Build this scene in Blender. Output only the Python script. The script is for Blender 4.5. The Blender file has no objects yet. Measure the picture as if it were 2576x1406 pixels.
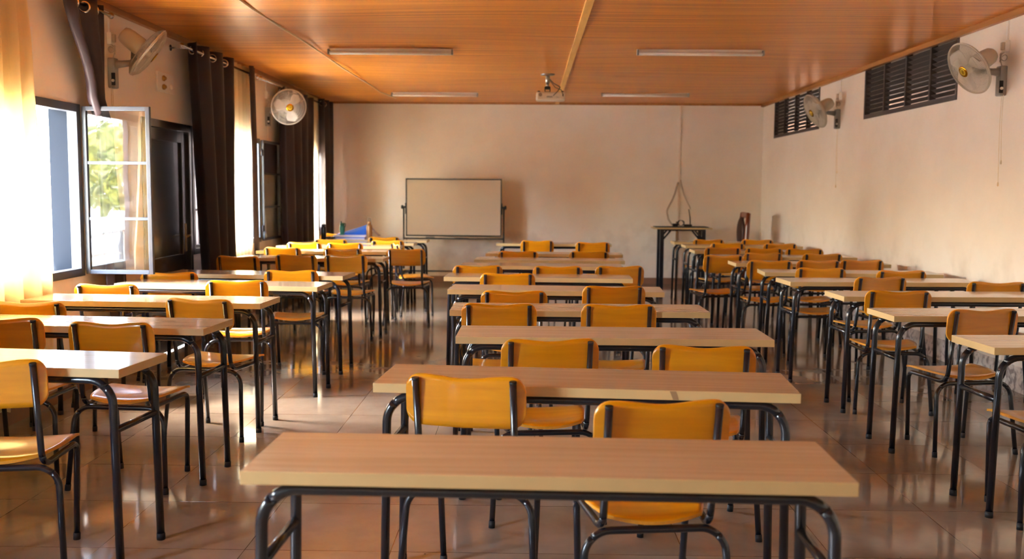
import bpy, bmesh, math, random
from mathutils import Vector, Matrix
random.seed(7)
sc = bpy.context.scene
COL = sc.collection
PI = math.pi
rad = math.radians

# ------------------------------------------------------------------ camera, world, light
XL, XR, YB, YF, ZC = -3.22, 3.673, 15.52, -4.0, 2.85
H = 1.4762
p_, y_, r_ = .0915814, -.0170066, .0074316
fwd = Vector((math.sin(y_)*math.cos(p_), math.cos(y_)*math.cos(p_), -math.sin(p_)))
rgt = Vector((math.cos(y_), -math.sin(y_), 0)); up = rgt.cross(fwd)
rgt2 = rgt*math.cos(r_) + up*math.sin(r_); up2 = -rgt*math.sin(r_) + up*math.cos(r_)
cd = bpy.data.cameras.new('camera'); cam = bpy.data.objects.new('camera', cd); COL.objects.link(cam)
M = Matrix(((rgt2.x, up2.x, -fwd.x, 0), (rgt2.y, up2.y, -fwd.y, 0), (rgt2.z, up2.z, -fwd.z, H), (0, 0, 0, 1)))
cam.matrix_world = M
cd.sensor_width = 36; cd.lens = 2445.76/2576*36; cd.clip_start = .05; cd.clip_end = 500
cd.dof.use_dof = True; cd.dof.focus_distance = 4.9; cd.dof.aperture_fstop = 2.8
sc.camera = cam

w = bpy.data.worlds.new('world'); sc.world = w; w.use_nodes = True
nt = w.node_tree; nt.nodes.clear()
wo = nt.nodes.new('ShaderNodeOutputWorld'); bg = nt.nodes.new('ShaderNodeBackground')
sky = nt.nodes.new('ShaderNodeTexSky'); sky.sky_type = 'NISHITA'; sky.sun_disc = False
sky.sun_elevation = rad(52); sky.sun_rotation = rad(-75); sky.dust_density = 3.0; sky.air_density = 1.2
mixw = nt.nodes.new('ShaderNodeMix'); mixw.data_type = 'RGBA'; mixw.inputs[0].default_value = .6
nt.links.new(sky.outputs[0], mixw.inputs[6]); mixw.inputs[7].default_value = (.72, .86, 1.0, 1)
nt.links.new(mixw.outputs[2], bg.inputs[0]); bg.inputs[1].default_value = 17.0
nt.links.new(bg.outputs[0], wo.inputs[0])
sd = bpy.data.lights.new('sun', 'SUN'); sd.energy = 85; sd.angle = rad(.6); sd.color = (1, .95, .88)
so = bpy.data.objects.new('sun', sd); COL.objects.link(so)
so.rotation_euler = Vector((-.50, -.30, 1.2)).to_track_quat('Z', 'Y').to_euler()

sc.view_settings.view_transform = 'Standard'; sc.view_settings.look = 'None'
sc.view_settings.gamma = 1; sc.view_settings.use_curve_mapping = False
sc.view_settings.exposure = 1.0
sc.cycles.use_denoising = True
try: sc.cycles.denoiser = 'OPENIMAGEDENOISE'
except Exception: pass
sc.cycles.max_bounces = 9; sc.cycles.diffuse_bounces = 6; sc.cycles.glossy_bounces = 4
sc.cycles.transparent_max_bounces = 12; sc.cycles.transmission_bounces = 6
sc.cycles.sample_clamp_indirect = 12; sc.cycles.caustics_reflective = True; sc.cycles.blur_glossy = .6
sc.cycles.use_adaptive_sampling = True; sc.cycles.adaptive_threshold = .02

# openings of the left wall, first two unseen and sized for the light: (y0, y1, z0, z1)
WINS = [(-2.9, -2.3, .85, 2.05), (1.1, 2.1, .85, 2.05), (4.45, 6.95, .85, 2.05), (9.28, 11.6, .85, 2.05), (13.15, 15.0, .85, 2.05)]
for i, (a, b, c, d) in enumerate(WINS):
    ld = bpy.data.lights.new('window_portal', 'AREA'); ld.shape = 'RECTANGLE'; ld.size = b-a; ld.size_y = d-c
    ld.cycles.is_portal = True
    lo = bpy.data.objects.new('window_portal', ld); COL.objects.link(lo)
    lo.location = (XL-.21, (a+b)/2, (c+d)/2)
    lo.rotation_euler = (0, -PI/2, 0)
    lo.rotation_euler = Matrix(((0, 0, -1), (1, 0, 0), (0, -1, 0))).to_euler()

# ------------------------------------------------------------------ materials
def new_mat(name):
    m = bpy.data.materials.new(name); m.use_nodes = True
    n = m.node_tree; b = n.nodes['Principled BSDF']
    return m, n, b
def lin(c):
    f = lambda v: v/12.92 if v <= .04045 else ((v+.055)/1.055)**2.4
    return (f(c[0]/255), f(c[1]/255), f(c[2]/255), 1)
def plain(name, rgb, rough=.5, metal=0, coat=0, noise=0, scale=8, bump=0):
    m, n, b = new_mat(name)
    b.inputs['Base Color'].default_value = lin(rgb); b.inputs['Roughness'].default_value = rough
    b.inputs['Metallic'].default_value = metal; b.inputs['Coat Weight'].default_value = coat
    b.inputs['Coat Roughness'].default_value = .12
    if noise or bump:
        tc = n.nodes.new('ShaderNodeTexCoord'); t = n.nodes.new('ShaderNodeTexNoise')
        t.inputs['Scale'].default_value = scale; t.inputs['Detail'].default_value = 5
        n.links.new(tc.outputs['Object'], t.inputs['Vector'])
        if noise:
            mx = n.nodes.new('ShaderNodeMix'); mx.data_type = 'RGBA'
            k = lin(rgb); mx.inputs[6].default_value = (k[0]*(1-noise), k[1]*(1-noise), k[2]*(1-noise), 1)
            mx.inputs[7].default_value = (min(1, k[0]*(1+noise)), min(1, k[1]*(1+noise)), min(1, k[2]*(1+noise)), 1)
            n.links.new(t.outputs['Fac'], mx.inputs[0]); n.links.new(mx.outputs[2], b.inputs['Base Color'])
        if bump:
            bp = n.nodes.new('ShaderNodeBump'); bp.inputs['Strength'].default_value = bump; bp.inputs['Distance'].default_value = .01
            n.links.new(t.outputs['Fac'], bp.inputs['Height']); n.links.new(bp.outputs[0], b.inputs['Normal'])
    return m
def ramp(n, stops):
    r = n.nodes.new('ShaderNodeValToRGB'); e = r.color_ramp.elements
    e[0].position, e[0].color = stops[0]; e[1].position, e[1].color = stops[-1]
    for s in stops[1:-1]:
        k = e.new(s[0]); k.color = s[1]
    return r
def wood(name, a, b_, rough=.3, coat=.5, scale=(2, 30, 30), vary=0, space='Object', bump=.05, detail=4, hue=0, wave=False):
    """grain runs along the axis with the smallest scale"""
    m, n, b = new_mat(name)
    tc = n.nodes.new('ShaderNodeTexCoord'); mp = n.nodes.new('ShaderNodeMapping'); mp.inputs['Scale'].default_value = scale
    n.links.new(tc.outputs[space], mp.inputs['Vector'])
    oi = n.nodes.new('ShaderNodeObjectInfo')
    ad = n.nodes.new('ShaderNodeVectorMath'); ad.operation = 'ADD'
    cb = n.nodes.new('ShaderNodeCombineXYZ'); mu = n.nodes.new('ShaderNodeMath'); mu.operation = 'MULTIPLY'; mu.inputs[1].default_value = 37
    n.links.new(oi.outputs['Random'], mu.inputs[0]); 
    for i in range(3): n.links.new(mu.outputs[0], cb.inputs[i])
    n.links.new(mp.outputs[0], ad.inputs[0]); n.links.new(cb.outputs[0], ad.inputs[1])
    t = n.nodes.new('ShaderNodeTexNoise'); t.inputs['Scale'].default_value = 1; t.inputs['Detail'].default_value = detail
    t.inputs['Distortion'].default_value = .6 if wave else .15
    n.links.new(ad.outputs[0], t.inputs['Vector'])
    r = ramp(n, [(.3, lin(a)), (.7, lin(b_))])
    n.links.new(t.outputs['Fac'], r.inputs[0])
    out = r.outputs[0]
    if vary:
        hs = n.nodes.new('ShaderNodeHueSaturation')
        mr = n.nodes.new('ShaderNodeMapRange'); mr.inputs[3].default_value = 1-vary; mr.inputs[4].default_value = 1+vary
        n.links.new(oi.outputs['Random'], mr.inputs[0]); n.links.new(mr.outputs[0], hs.inputs['Value'])
        n.links.new(out, hs.inputs['Color']); out = hs.outputs[0]
    n.links.new(out, b.inputs['Base Color'])
    b.inputs['Roughness'].default_value = rough; b.inputs['Coat Weight'].default_value = coat; b.inputs['Coat Roughness'].default_value = .08
    if bump:
        bp = n.nodes.new('ShaderNodeBump'); bp.inputs['Strength'].default_value = bump; bp.inputs['Distance'].default_value = .002
        n.links.new(t.outputs['Fac'], bp.inputs['Height']); n.links.new(bp.outputs[0], b.inputs['Normal'])
    return m

def wall_material(name, base):
    m, n, b = new_mat(name)
    tc = n.nodes.new('ShaderNodeTexCoord')
    t = n.nodes.new('ShaderNodeTexNoise'); t.inputs['Scale'].default_value = .9; t.inputs['Detail'].default_value = 6; t.inputs['Roughness'].default_value = .6
    n.links.new(tc.outputs['Object'], t.inputs['Vector'])
    k = lin(base)
    r = ramp(n, [(.3, (k[0]*.93, k[1]*.9, k[2]*.86, 1)), (.6, k), (.8, (min(1, k[0]*1.02), min(1, k[1]*1.03), min(1, k[2]*1.05), 1))])
    n.links.new(t.outputs['Fac'], r.inputs[0])
    # scuffs at chair-back height, real dirt on the paint
    sx = n.nodes.new('ShaderNodeSeparateXYZ'); n.links.new(tc.outputs['Object'], sx.inputs[0])
    mr = n.nodes.new('ShaderNodeMapRange'); mr.inputs[1].default_value = 1.15; mr.inputs[2].default_value = .75
    n.links.new(sx.outputs[2], mr.inputs[0])
    t2 = n.nodes.new('ShaderNodeTexNoise'); t2.inputs['Scale'].default_value = 3; t2.inputs['Detail'].default_value = 8
    n.links.new(tc.outputs['Object'], t2.inputs['Vector'])
    r2 = ramp(n, [(.5, (0, 0, 0, 1)), (.72, (1, 1, 1, 1))]); n.links.new(t2.outputs['Fac'], r2.inputs[0])
    mm = n.nodes.new('ShaderNodeMath'); mm.operation = 'MULTIPLY'; n.links.new(mr.outputs[0], mm.inputs[0]); n.links.new(r2.outputs[0], mm.inputs[1])
    m2 = n.nodes.new('ShaderNodeMath'); m2.operation = 'MULTIPLY'; m2.inputs[1].default_value = .3; n.links.new(mm.outputs[0], m2.inputs[0])
    mx = n.nodes.new('ShaderNodeMix'); mx.data_type = 'RGBA'; n.links.new(m2.outputs[0], mx.inputs[0])
    n.links.new(r.outputs[0], mx.inputs[6]); mx.inputs[7].default_value = lin((150, 118, 88))
    n.links.new(mx.outputs[2], b.inputs['Base Color'])
    b.inputs['Roughness'].default_value = .6
    bp = n.nodes.new('ShaderNodeBump'); bp.inputs['Strength'].default_value = .12; bp.inputs['Distance'].default_value = .01
    t3 = n.nodes.new('ShaderNodeTexNoise'); t3.inputs['Scale'].default_value = 5; t3.inputs['Detail'].default_value = 4
    n.links.new(tc.outputs['Object'], t3.inputs['Vector']); n.links.new(t3.outputs['Fac'], bp.inputs['Height']); n.links.new(bp.outputs[0], b.inputs['Normal'])
    return m

M_wall = wall_material('cream_wall_paint', (244, 235, 222))
M_tube = plain('dark_enamel_tube', (26, 28, 36), .26, 0, .4, .15, 20)
M_cap = plain('black_rubber', (18, 18, 20), .6)
M_chairwood = wood('lacquered_beech', (206, 132, 6), (222, 150, 16), .28, .7, (2.2, 26, 30), vary=.10, wave=True)
M_chairwood2 = wood('yellow_lacquered_beech', (186, 136, 36), (202, 152, 50), .3, .6, (2.2, 26, 30), vary=.03, wave=True)
M_chairedge = plain('plywood_edge', (226, 158, 50), .4, noise=.15, scale=60)
M_desktop = wood('pale_oak_laminate', (188, 160, 122), (202, 176, 140), .24, .5, (1.6, 34, 10), vary=.04, bump=.02)
M_deskedge = plain('cream_edge_band', (206, 178, 126), .45, noise=.08, scale=9)
M_metal = plain('brushed_steel', (170, 168, 165), .3, 1)
M_chrome = plain('chrome', (205, 205, 205), .15, 1)
M_white = plain('white_plastic', (240, 236, 228), .4)
M_fan = plain('ivory_fan_plastic', (196, 186, 168), .4)
M_fangrey = plain('grey_fan_plastic', (150, 146, 140), .4)
M_gold = plain('gold_badge_foil', (190, 140, 10), .25, .8)
M_black = plain('black_plastic', (16, 16, 18), .4)
M_frame = plain('window_steel_paint', (52, 54, 60), .35, 0, .2, .1, 20)
M_framewhite = plain('worn_pale_paint', (60, 64, 72), .5, noise=.12, scale=25)
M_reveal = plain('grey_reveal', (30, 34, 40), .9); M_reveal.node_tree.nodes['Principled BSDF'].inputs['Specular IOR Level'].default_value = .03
M_door = plain('dark_glossy_door_paint', (38, 32, 34), .25, 0, .5, .1, 3, .04)
M_trim = wood('stained_trim', (150, 96, 44), (178, 120, 62), .5, .1, (20, 2, 20))
M_batten = wood('pale_batten', (224, 168, 80), (238, 188, 100), .5, .1, (20, 2, 20))
M_greenedge = plain('green_edge', (90, 140, 90), .4)

def fabric(name, rgb, rough=.8, trans=0, sheen=.2, tcol=None):
    m, n, b = new_mat(name)
    b.inputs['Base Color'].default_value = lin(rgb); b.inputs['Roughness'].default_value = rough
    b.inputs['Sheen Weight'].default_value = sheen
    tc = n.nodes.new('ShaderNodeTexCoord'); t = n.nodes.new('ShaderNodeTexNoise'); t.inputs['Scale'].default_value = 260; t.inputs['Detail'].default_value = 2
    n.links.new(tc.outputs['Object'], t.inputs['Vector'])
    bp = n.nodes.new('ShaderNodeBump'); bp.inputs['Strength'].default_value = .15; bp.inputs['Distance'].default_value = .001
    n.links.new(t.outputs['Fac'], bp.inputs['Height']); n.links.new(bp.outputs[0], b.inputs['Normal'])
    if trans:
        tr = n.nodes.new('ShaderNodeBsdfTranslucent'); tr.inputs[0].default_value = lin(tcol or rgb)
        mx = n.nodes.new('ShaderNodeMixShader'); mx.inputs[0].default_value = trans
        n.links.new(b.outputs[0], mx.inputs[1]); n.links.new(tr.outputs[0], mx.inputs[2])
        n.links.new(mx.outputs[0], n.nodes['Material Output'].inputs[0])
    return m
M_dark = fabric('aubergine_blackout_cloth', (46, 26, 29), .6, 0, .05)
M_sheerfar = fabric('light_boosted_cream_sheer', (252, 244, 226), .9, .84, 0, (255, 247, 226))  # lighter, more translucent sheer copy, passing extra daylight onto the back wall
M_sheer = fabric('cream_sheer_cloth', (240, 222, 180), .9, .42, 0, (248, 232, 192))

def glass_material():
    m = bpy.data.materials.new('window_glass'); m.use_nodes = True; n = m.node_tree; n.nodes.clear()
    o = n.nodes.new('ShaderNodeOutputMaterial'); mx = n.nodes.new('ShaderNodeMixShader')
    tr = n.nodes.new('ShaderNodeBsdfTransparent'); tr.inputs[0].default_value = (.93, .95, .93, 1)
    gl = n.nodes.new('ShaderNodeBsdfGlossy'); gl.inputs['Roughness'].default_value = .015; gl.inputs[0].default_value = (1, 1, 1, 1)
    fr = n.nodes.new('ShaderNodeFresnel'); fr.inputs[0].default_value = 1.7
    mu = n.nodes.new('ShaderNodeMath'); mu.operation = 'MULTIPLY_ADD'; mu.inputs[1].default_value = 1.3; mu.inputs[2].default_value = .02; mu.use_clamp = True
    tc = n.nodes.new('ShaderNodeTexCoord'); t = n.nodes.new('ShaderNodeTexNoise'); t.inputs['Scale'].default_value = 2.2; t.inputs['Detail'].default_value = 2
    bp = n.nodes.new('ShaderNodeBump'); bp.inputs['Strength'].default_value = .05; bp.inputs['Distance'].default_value = .05
    n.links.new(tc.outputs['Object'], t.inputs['Vector']); n.links.new(t.outputs['Fac'], bp.inputs['Height']); n.links.new(bp.outputs[0], gl.inputs['Normal'])
    n.links.new(fr.outputs[0], mu.inputs[0]); n.links.new(mu.outputs[0], mx.inputs[0])
    # dusty film
    df = n.nodes.new('ShaderNodeBsdfDiffuse'); df.inputs[0].default_value = (.8, .8, .8, 1)
    m2 = n.nodes.new('ShaderNodeMixShader'); t2 = n.nodes.new('ShaderNodeTexNoise'); t2.inputs['Scale'].default_value = 9; t2.inputs['Detail'].default_value = 6
    n.links.new(tc.outputs['Object'], t2.inputs['Vector'])
    r = ramp(n, [(.45, (.005, .005, .005, 1)), (.8, (.05, .05, .05, 1))]); n.links.new(t2.outputs['Fac'], r.inputs[0])
    n.links.new(r.outputs[0], m2.inputs[0]); n.links.new(tr.outputs[0], m2.inputs[1]); n.links.new(df.outputs[0], m2.inputs[2])
    n.links.new(m2.outputs[0], mx.inputs[1]); n.links.new(gl.outputs[0], mx.inputs[2]); n.links.new(mx.outputs[0], o.inputs[0])
    return m
M_glass = glass_material()

def floor_material():
    m, n, b = new_mat('polished_floor_tiles')
    tc = n.nodes.new('ShaderNodeTexCoord'); sx = n.nodes.new('ShaderNodeSeparateXYZ'); n.links.new(tc.outputs['Object'], sx.inputs[0])
    def grout(axis, off):
        a = n.nodes.new('ShaderNodeMath'); a.operation = 'ADD'; a.inputs[1].default_value = -off + 60; n.links.new(sx.outputs[axis], a.inputs[0])
        d = n.nodes.new('ShaderNodeMath'); d.operation = 'DIVIDE'; d.inputs[1].default_value = .6; n.links.new(a.outputs[0], d.inputs[0])
        f = n.nodes.new('ShaderNodeMath'); f.operation = 'FRACT'; n.links.new(d.outputs[0], f.inputs[0])
        s = n.nodes.new('ShaderNodeMath'); s.operation = 'SUBTRACT'; s.inputs[1].default_value = .5; n.links.new(f.outputs[0], s.inputs[0])
        ab = n.nodes.new('ShaderNodeMath'); ab.operation = 'ABSOLUTE'; n.links.new(s.outputs[0], ab.inputs[0])
        g = n.nodes.new('ShaderNodeMath'); g.operation = 'GREATER_THAN'; g.inputs[1].default_value = .5-.0018/.6; n.links.new(ab.outputs[0], g.inputs[0])
        fl = n.nodes.new('ShaderNodeMath'); fl.operation = 'FLOOR'; n.links.new(d.outputs[0], fl.inputs[0])
        return g, fl
    gx, fx = grout(0, -1.754); gy, fy = grout(1, 3.851)
    mxg = n.nodes.new('ShaderNodeMath'); mxg.operation = 'MAXIMUM'; n.links.new(gx.outputs[0], mxg.inputs[0]); n.links.new(gy.outputs[0], mxg.inputs[1])
    cb = n.nodes.new('ShaderNodeCombineXYZ'); n.links.new(fx.outputs[0], cb.inputs[0]); n.links.new(fy.outputs[0], cb.inputs[1])
    wn = n.nodes.new('ShaderNodeTexWhiteNoise'); wn.noise_dimensions = '3D'; n.links.new(cb.outputs[0], wn.inputs['Vector'])
    t = n.nodes.new('ShaderNodeTexNoise'); t.inputs['Scale'].default_value = 2.5; t.inputs['Detail'].default_value = 7; t.inputs['Roughness'].default_value = .6
    ad = n.nodes.new('ShaderNodeVectorMath'); ad.operation = 'MULTIPLY_ADD'; ad.inputs[1].default_value = (5, 5, 5)
    n.links.new(wn.outputs['Color'], ad.inputs[0]); n.links.new(tc.outputs['Object'], ad.inputs[2]); n.links.new(ad.outputs[0], t.inputs['Vector'])
    r = ramp(n, [(.3, lin((128, 114, 98))), (.7, lin((150, 136, 120)))]); n.links.new(t.outputs['Fac'], r.inputs[0])
    # specks of dirt
    t2 = n.nodes.new('ShaderNodeTexNoise'); t2.inputs['Scale'].default_value = 26; t2.inputs['Detail'].default_value = 3; n.links.new(tc.outputs['Object'], t2.inputs['Vector'])
    r2 = ramp(n, [(.76, (0, 0, 0, 1)), (.79, (1, 1, 1, 1))]); n.links.new(t2.outputs['Fac'], r2.inputs[0])
    m1 = n.nodes.new('ShaderNodeMix'); m1.data_type = 'RGBA'; n.links.new(r2.outputs[0], m1.inputs[0]); n.links.new(r.outputs[0], m1.inputs[6]); m1.inputs[7].default_value = lin((70, 52, 40))
    m2 = n.nodes.new('ShaderNodeMix'); m2.data_type = 'RGBA'; n.links.new(mxg.outputs[0], m2.inputs[0]); n.links.new(m1.outputs[2], m2.inputs[6]); m2.inputs[7].default_value = lin((92, 58, 40))
    n.links.new(m2.outputs[2], b.inputs['Base Color'])
    mr = n.nodes.new('ShaderNodeMapRange'); mr.inputs[3].default_value = .05; mr.inputs[4].default_value = .13; n.links.new(t.outputs['Fac'], mr.inputs[0])
    n.links.new(mr.outputs[0], b.inputs['Roughness']); b.inputs['IOR'].default_value = 1.55
    bp = n.nodes.new('ShaderNodeBump'); bp.inputs['Strength'].default_value = .3; bp.inputs['Distance'].default_value = .001; bp.invert = True
    n.links.new(mxg.outputs[0], bp.inputs['Height']); n.links.new(bp.outputs[0], b.inputs['Normal'])
    return m
def ceiling_material():
    m, n, b = new_mat('varnished_bamboo_board')
    tc = n.nodes.new('ShaderNodeTexCoord')
    mp = n.nodes.new('ShaderNodeMapping'); mp.inputs['Scale'].default_value = (.55, 26, 1); n.links.new(tc.outputs['Object'], mp.inputs['Vector'])
    t = n.nodes.new('ShaderNodeTexNoise'); t.inputs['Scale'].default_value = 1; t.inputs['Detail'].default_value = 5; t.inputs['Distortion'].default_value = .2
    n.links.new(mp.outputs[0], t.inputs['Vector'])
    r = ramp(n, [(.28, lin((164, 92, 18))), (.5, lin((206, 126, 34))), (.72, lin((228, 152, 56)))]); n.links.new(t.outputs['Fac'], r.inputs[0])
    mp2 = n.nodes.new('ShaderNodeMapping'); mp2.inputs['Scale'].default_value = (7, 60, 1); n.links.new(tc.outputs['Object'], mp2.inputs['Vector'])
    t2 = n.nodes.new('ShaderNodeTexNoise'); t2.inputs['Scale'].default_value = 1; t2.inputs['Detail'].default_value = 1; n.links.new(mp2.outputs[0], t2.inputs['Vector'])
    r2 = ramp(n, [(.76, (0, 0, 0, 1)), (.8, (1, 1, 1, 1))]); n.links.new(t2.outputs['Fac'], r2.inputs[0])
    sx = n.nodes.new('ShaderNodeSeparateXYZ'); n.links.new(tc.outputs['Object'], sx.inputs[0])
    a = n.nodes.new('ShaderNodeMath'); a.operation = 'ADD'; a.inputs[1].default_value = 60-11.7; n.links.new(sx.outputs[1], a.inputs[0])
    d = n.nodes.new('ShaderNodeMath'); d.operation = 'DIVIDE'; d.inputs[1].default_value = 2.44; n.links.new(a.outputs[0], d.inputs[0])
    f = n.nodes.new('ShaderNodeMath'); f.operation = 'FRACT'; n.links.new(d.outputs[0], f.inputs[0])
    g = n.nodes.new('ShaderNodeMath'); g.operation = 'LESS_THAN'; g.inputs[1].default_value = .003; n.links.new(f.outputs[0], g.inputs[0])
    mx = n.nodes.new('ShaderNodeMath'); mx.operation = 'MAXIMUM'; n.links.new(g.outputs[0], mx.inputs[0]); n.links.new(r2.outputs[0], mx.inputs[1])
    m2 = n.nodes.new('ShaderNodeMix'); m2.data_type = 'RGBA'; n.links.new(mx.outputs[0], m2.inputs[0]); n.links.new(r.outputs[0], m2.inputs[6]); m2.inputs[7].default_value = lin((96, 46, 12))
    n.links.new(m2.outputs[2], b.inputs['Base Color']); b.inputs['Roughness'].default_value = .36
    b.inputs['Coat Weight'].default_value = .08; b.inputs['Coat Roughness'].default_value = .22; b.inputs['Specular IOR Level'].default_value = .25
    mp3 = n.nodes.new('ShaderNodeMapping'); mp3.inputs['Scale'].default_value = (.5, 110, 1); n.links.new(tc.outputs['Object'], mp3.inputs['Vector'])
    t3 = n.nodes.new('ShaderNodeTexNoise'); t3.inputs['Scale'].default_value = 1; t3.inputs['Detail'].default_value = 1; n.links.new(mp3.outputs[0], t3.inputs['Vector'])
    bp = n.nodes.new('ShaderNodeBump'); bp.inputs['Strength'].default_value = .35; bp.inputs['Distance'].default_value = .004
    n.links.new(t3.outputs['Fac'], bp.inputs['Height']); n.links.new(bp.outputs[0], b.inputs['Normal'])
    return m
def marble_material():
    m, n, b = new_mat('marbled_skirting_tile')
    tc = n.nodes.new('ShaderNodeTexCoord')
    t = n.nodes.new('ShaderNodeTexNoise'); t.inputs['Scale'].default_value = 11; t.inputs['Detail'].default_value = 9; t.inputs['Distortion'].default_value = 1.6
    n.links.new(tc.outputs['Object'], t.inputs['Vector'])
    r = ramp(n, [(.38, lin((150, 140, 136))), (.5, lin((214, 204, 196))), (.7, lin((232, 224, 214)))]); n.links.new(t.outputs['Fac'], r.inputs[0])
    n.links.new(r.outputs[0], b.inputs['Base Color']); b.inputs['Roughness'].default_value = .2
    return m
M_floor = floor_material(); M_ceil = ceiling_material(); M_marble = marble_material()
M_skirt = plain('brown_skirting_tile', (138, 104, 84), .2, noise=.1, scale=6)

# ------------------------------------------------------------------ mesh helpers
class MB:
    def __init__(s): s.bm = bmesh.new(); s.mi = 0
    def _new(s, vs, fs):
        v = [s.bm.verts.new(p) for p in vs]
        for f in fs:
            try:
                fc = s.bm.faces.new([v[i] for i in f]); fc.material_index = s.mi
            except ValueError: pass
        return v
    def box(s, a, b, bevel=0):
        x0, y0, z0 = a; x1, y1, z1 = b
        if bevel <= 0:
            s._new([(x0, y0, z0), (x1, y0, z0), (x1, y1, z0), (x0, y1, z0), (x0, y0, z1), (x1, y0, z1), (x1, y1, z1), (x0, y1, z1)],
                   [(0, 3, 2, 1), (4, 5, 6, 7), (0, 1, 5, 4), (1, 2, 6, 5), (2, 3, 7, 6), (3, 0, 4, 7)])
            return
        t = bmesh.new(); bmesh.ops.create_cube(t, size=1)
        for v in t.verts: v.co = Vector(((x0+x1)/2+v.co.x*(x1-x0), (y0+y1)/2+v.co.y*(y1-y0), (z0+z1)/2+v.co.z*(z1-z0)))
        bmesh.ops.bevel(t, geom=t.edges[:], offset=bevel, segments=2, profile=.6, affect='EDGES')
        t.verts.index_update()
        s._new([v.co[:] for v in t.verts], [[v.index for v in f.verts] for f in t.faces]); t.free()
    def tube(s, pts, r, seg=10, caps=True, closed=False):
        pts = [Vector(p) for p in pts]; n = len(pts); rr = r if isinstance(r, (list, tuple)) else [r]*n
        tan = []
        for i in range(n):
            a = pts[i-1] if (i > 0 or closed) else pts[0]; c = pts[(i+1) % n] if (i < n-1 or closed) else pts[-1]
            tan.append((c-a).normalized())
        ref = Vector((0, 0, 1)) if abs(tan[0].z) < .9 else Vector((1, 0, 0))
        u = tan[0].cross(ref).normalized(); rings = []
        for i in range(n):
            u = (u - tan[i]*u.dot(tan[i])).normalized(); v = tan[i].cross(u)
            rings.append([s.bm.verts.new(pts[i]+(u*math.cos(2*PI*k/seg)+v*math.sin(2*PI*k/seg))*rr[i]) for k in range(seg)])
        m = n if closed else n-1
        for i in range(m):
            A, B = rings[i], rings[(i+1) % n]
            for k in range(seg):
                f = s.bm.faces.new((A[k], A[(k+1) % seg], B[(k+1) % seg], B[k])); f.material_index = s.mi; f.smooth = True
        if caps and not closed:
            f = s.bm.faces.new(rings[0][::-1]); f.material_index = s.mi
            f = s.bm.faces.new(rings[-1]); f.material_index = s.mi
    def lathe(s, prof, seg=24, mat=None, caps=True):
        mat = mat or Matrix(); rings = []
        for r, z in prof:
            rings.append([s.bm.verts.new(mat @ Vector((max(r, 1e-5)*math.cos(2*PI*k/seg), max(r, 1e-5)*math.sin(2*PI*k/seg), z))) for k in range(seg)])
        for A, B in zip(rings, rings[1:]):
            for k in range(seg):
                f = s.bm.faces.new((A[k], A[(k+1) % seg], B[(k+1) % seg], B[k])); f.material_index = s.mi; f.smooth = True
        if caps:
            f = s.bm.faces.new(rings[0][::-1]); f.material_index = s.mi
            f = s.bm.faces.new(rings[-1]); f.material_index = s.mi
    def torus(s, R, r, mat, seg=24, seg2=8):
        s.tube([mat @ Vector((R*math.cos(2*PI*k/seg), R*math.sin(2*PI*k/seg), 0)) for k in range(seg)], r, seg2, closed=True)
    def grid(s, nu, nv, fn, closed_u=False, smooth=True):
        vs = [[s.bm.verts.new(fn(i/nu, j/nv)) for j in range(nv+1)] for i in range(nu+1)]
        for i in range(nu):
            for j in range(nv):
                f = s.bm.faces.new((vs[i][j], vs[i+1][j], vs[i+1][j+1], vs[i][j+1])); f.material_index = s.mi; f.smooth = smooth
        return vs
    def slab(s, nu, nv, fn, th, edge_mi=None):
        """two-sided sheet: fn gives (point, normal); th thickness, rim material edge_mi"""
        top = [[None]*(nv+1) for _ in range(nu+1)]; bot = [[None]*(nv+1) for _ in range(nu+1)]
        for i in range(nu+1):
            for j in range(nv+1):
                p, nn = fn(i/nu, j/nv); p = Vector(p); nn = Vector(nn).normalized()
                top[i][j] = s.bm.verts.new(p+nn*th/2); bot[i][j] = s.bm.verts.new(p-nn*th/2)
        for i in range(nu):
            for j in range(nv):
                f = s.bm.faces.new((top[i][j], top[i+1][j], top[i+1][j+1], top[i][j+1])); f.smooth = True; f.material_index = s.mi
                f = s.bm.faces.new((bot[i][j], bot[i][j+1], bot[i+1][j+1], bot[i+1][j])); f.smooth = True; f.material_index = s.mi
        rim = [(i, 0) for i in range(nu)]+[(nu, j) for j in range(nv)]+[(i, nv) for i in range(nu, 0, -1)]+[(0, j) for j in range(nv, 0, -1)]
        for a, b in zip(rim, rim[1:]+rim[:1]):
            f = s.bm.faces.new((top[a[0]][a[1]], bot[a[0]][a[1]], bot[b[0]][b[1]], top[b[0]][b[1]]))
            f.material_index = edge_mi if edge_mi is not None else s.mi
    def build(s, name, mats, parent=None, smooth=False, recalc=True):
        if recalc: bmesh.ops.recalc_face_normals(s.bm, faces=s.bm.faces[:])
        me = bpy.data.meshes.new(name); s.bm.to_mesh(me); s.bm.free()
        for m in (mats if isinstance(mats, (list, tuple)) else [mats]): me.materials.append(m)
        if smooth:
            for p in me.polygons: p.use_smooth = True
        o = bpy.data.objects.new(name, me); COL.objects.link(o)
        if parent: o.parent = parent
        return o
def tag(o, label=None, cat=None, group=None, kind=None):
    if label: o['label'] = label
    if cat: o['category'] = cat
    if group: o['group'] = group
    if kind: o['kind'] = kind
    return o
def empty(name, loc=(0, 0, 0), rz=0):
    o = bpy.data.objects.new(name, None); COL.objects.link(o); o.location = loc; o.rotation_euler = (0, 0, rz); o.empty_display_size = .1
    return o
KIDS = {}
def kids(o): return [c for c in bpy.data.objects if c.parent == o]
def copy_tree(o, parent=None):
    c = o.copy(); COL.objects.link(c); c.parent = parent
    for ch in kids(o): copy_tree(ch, c)
    return c
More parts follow.
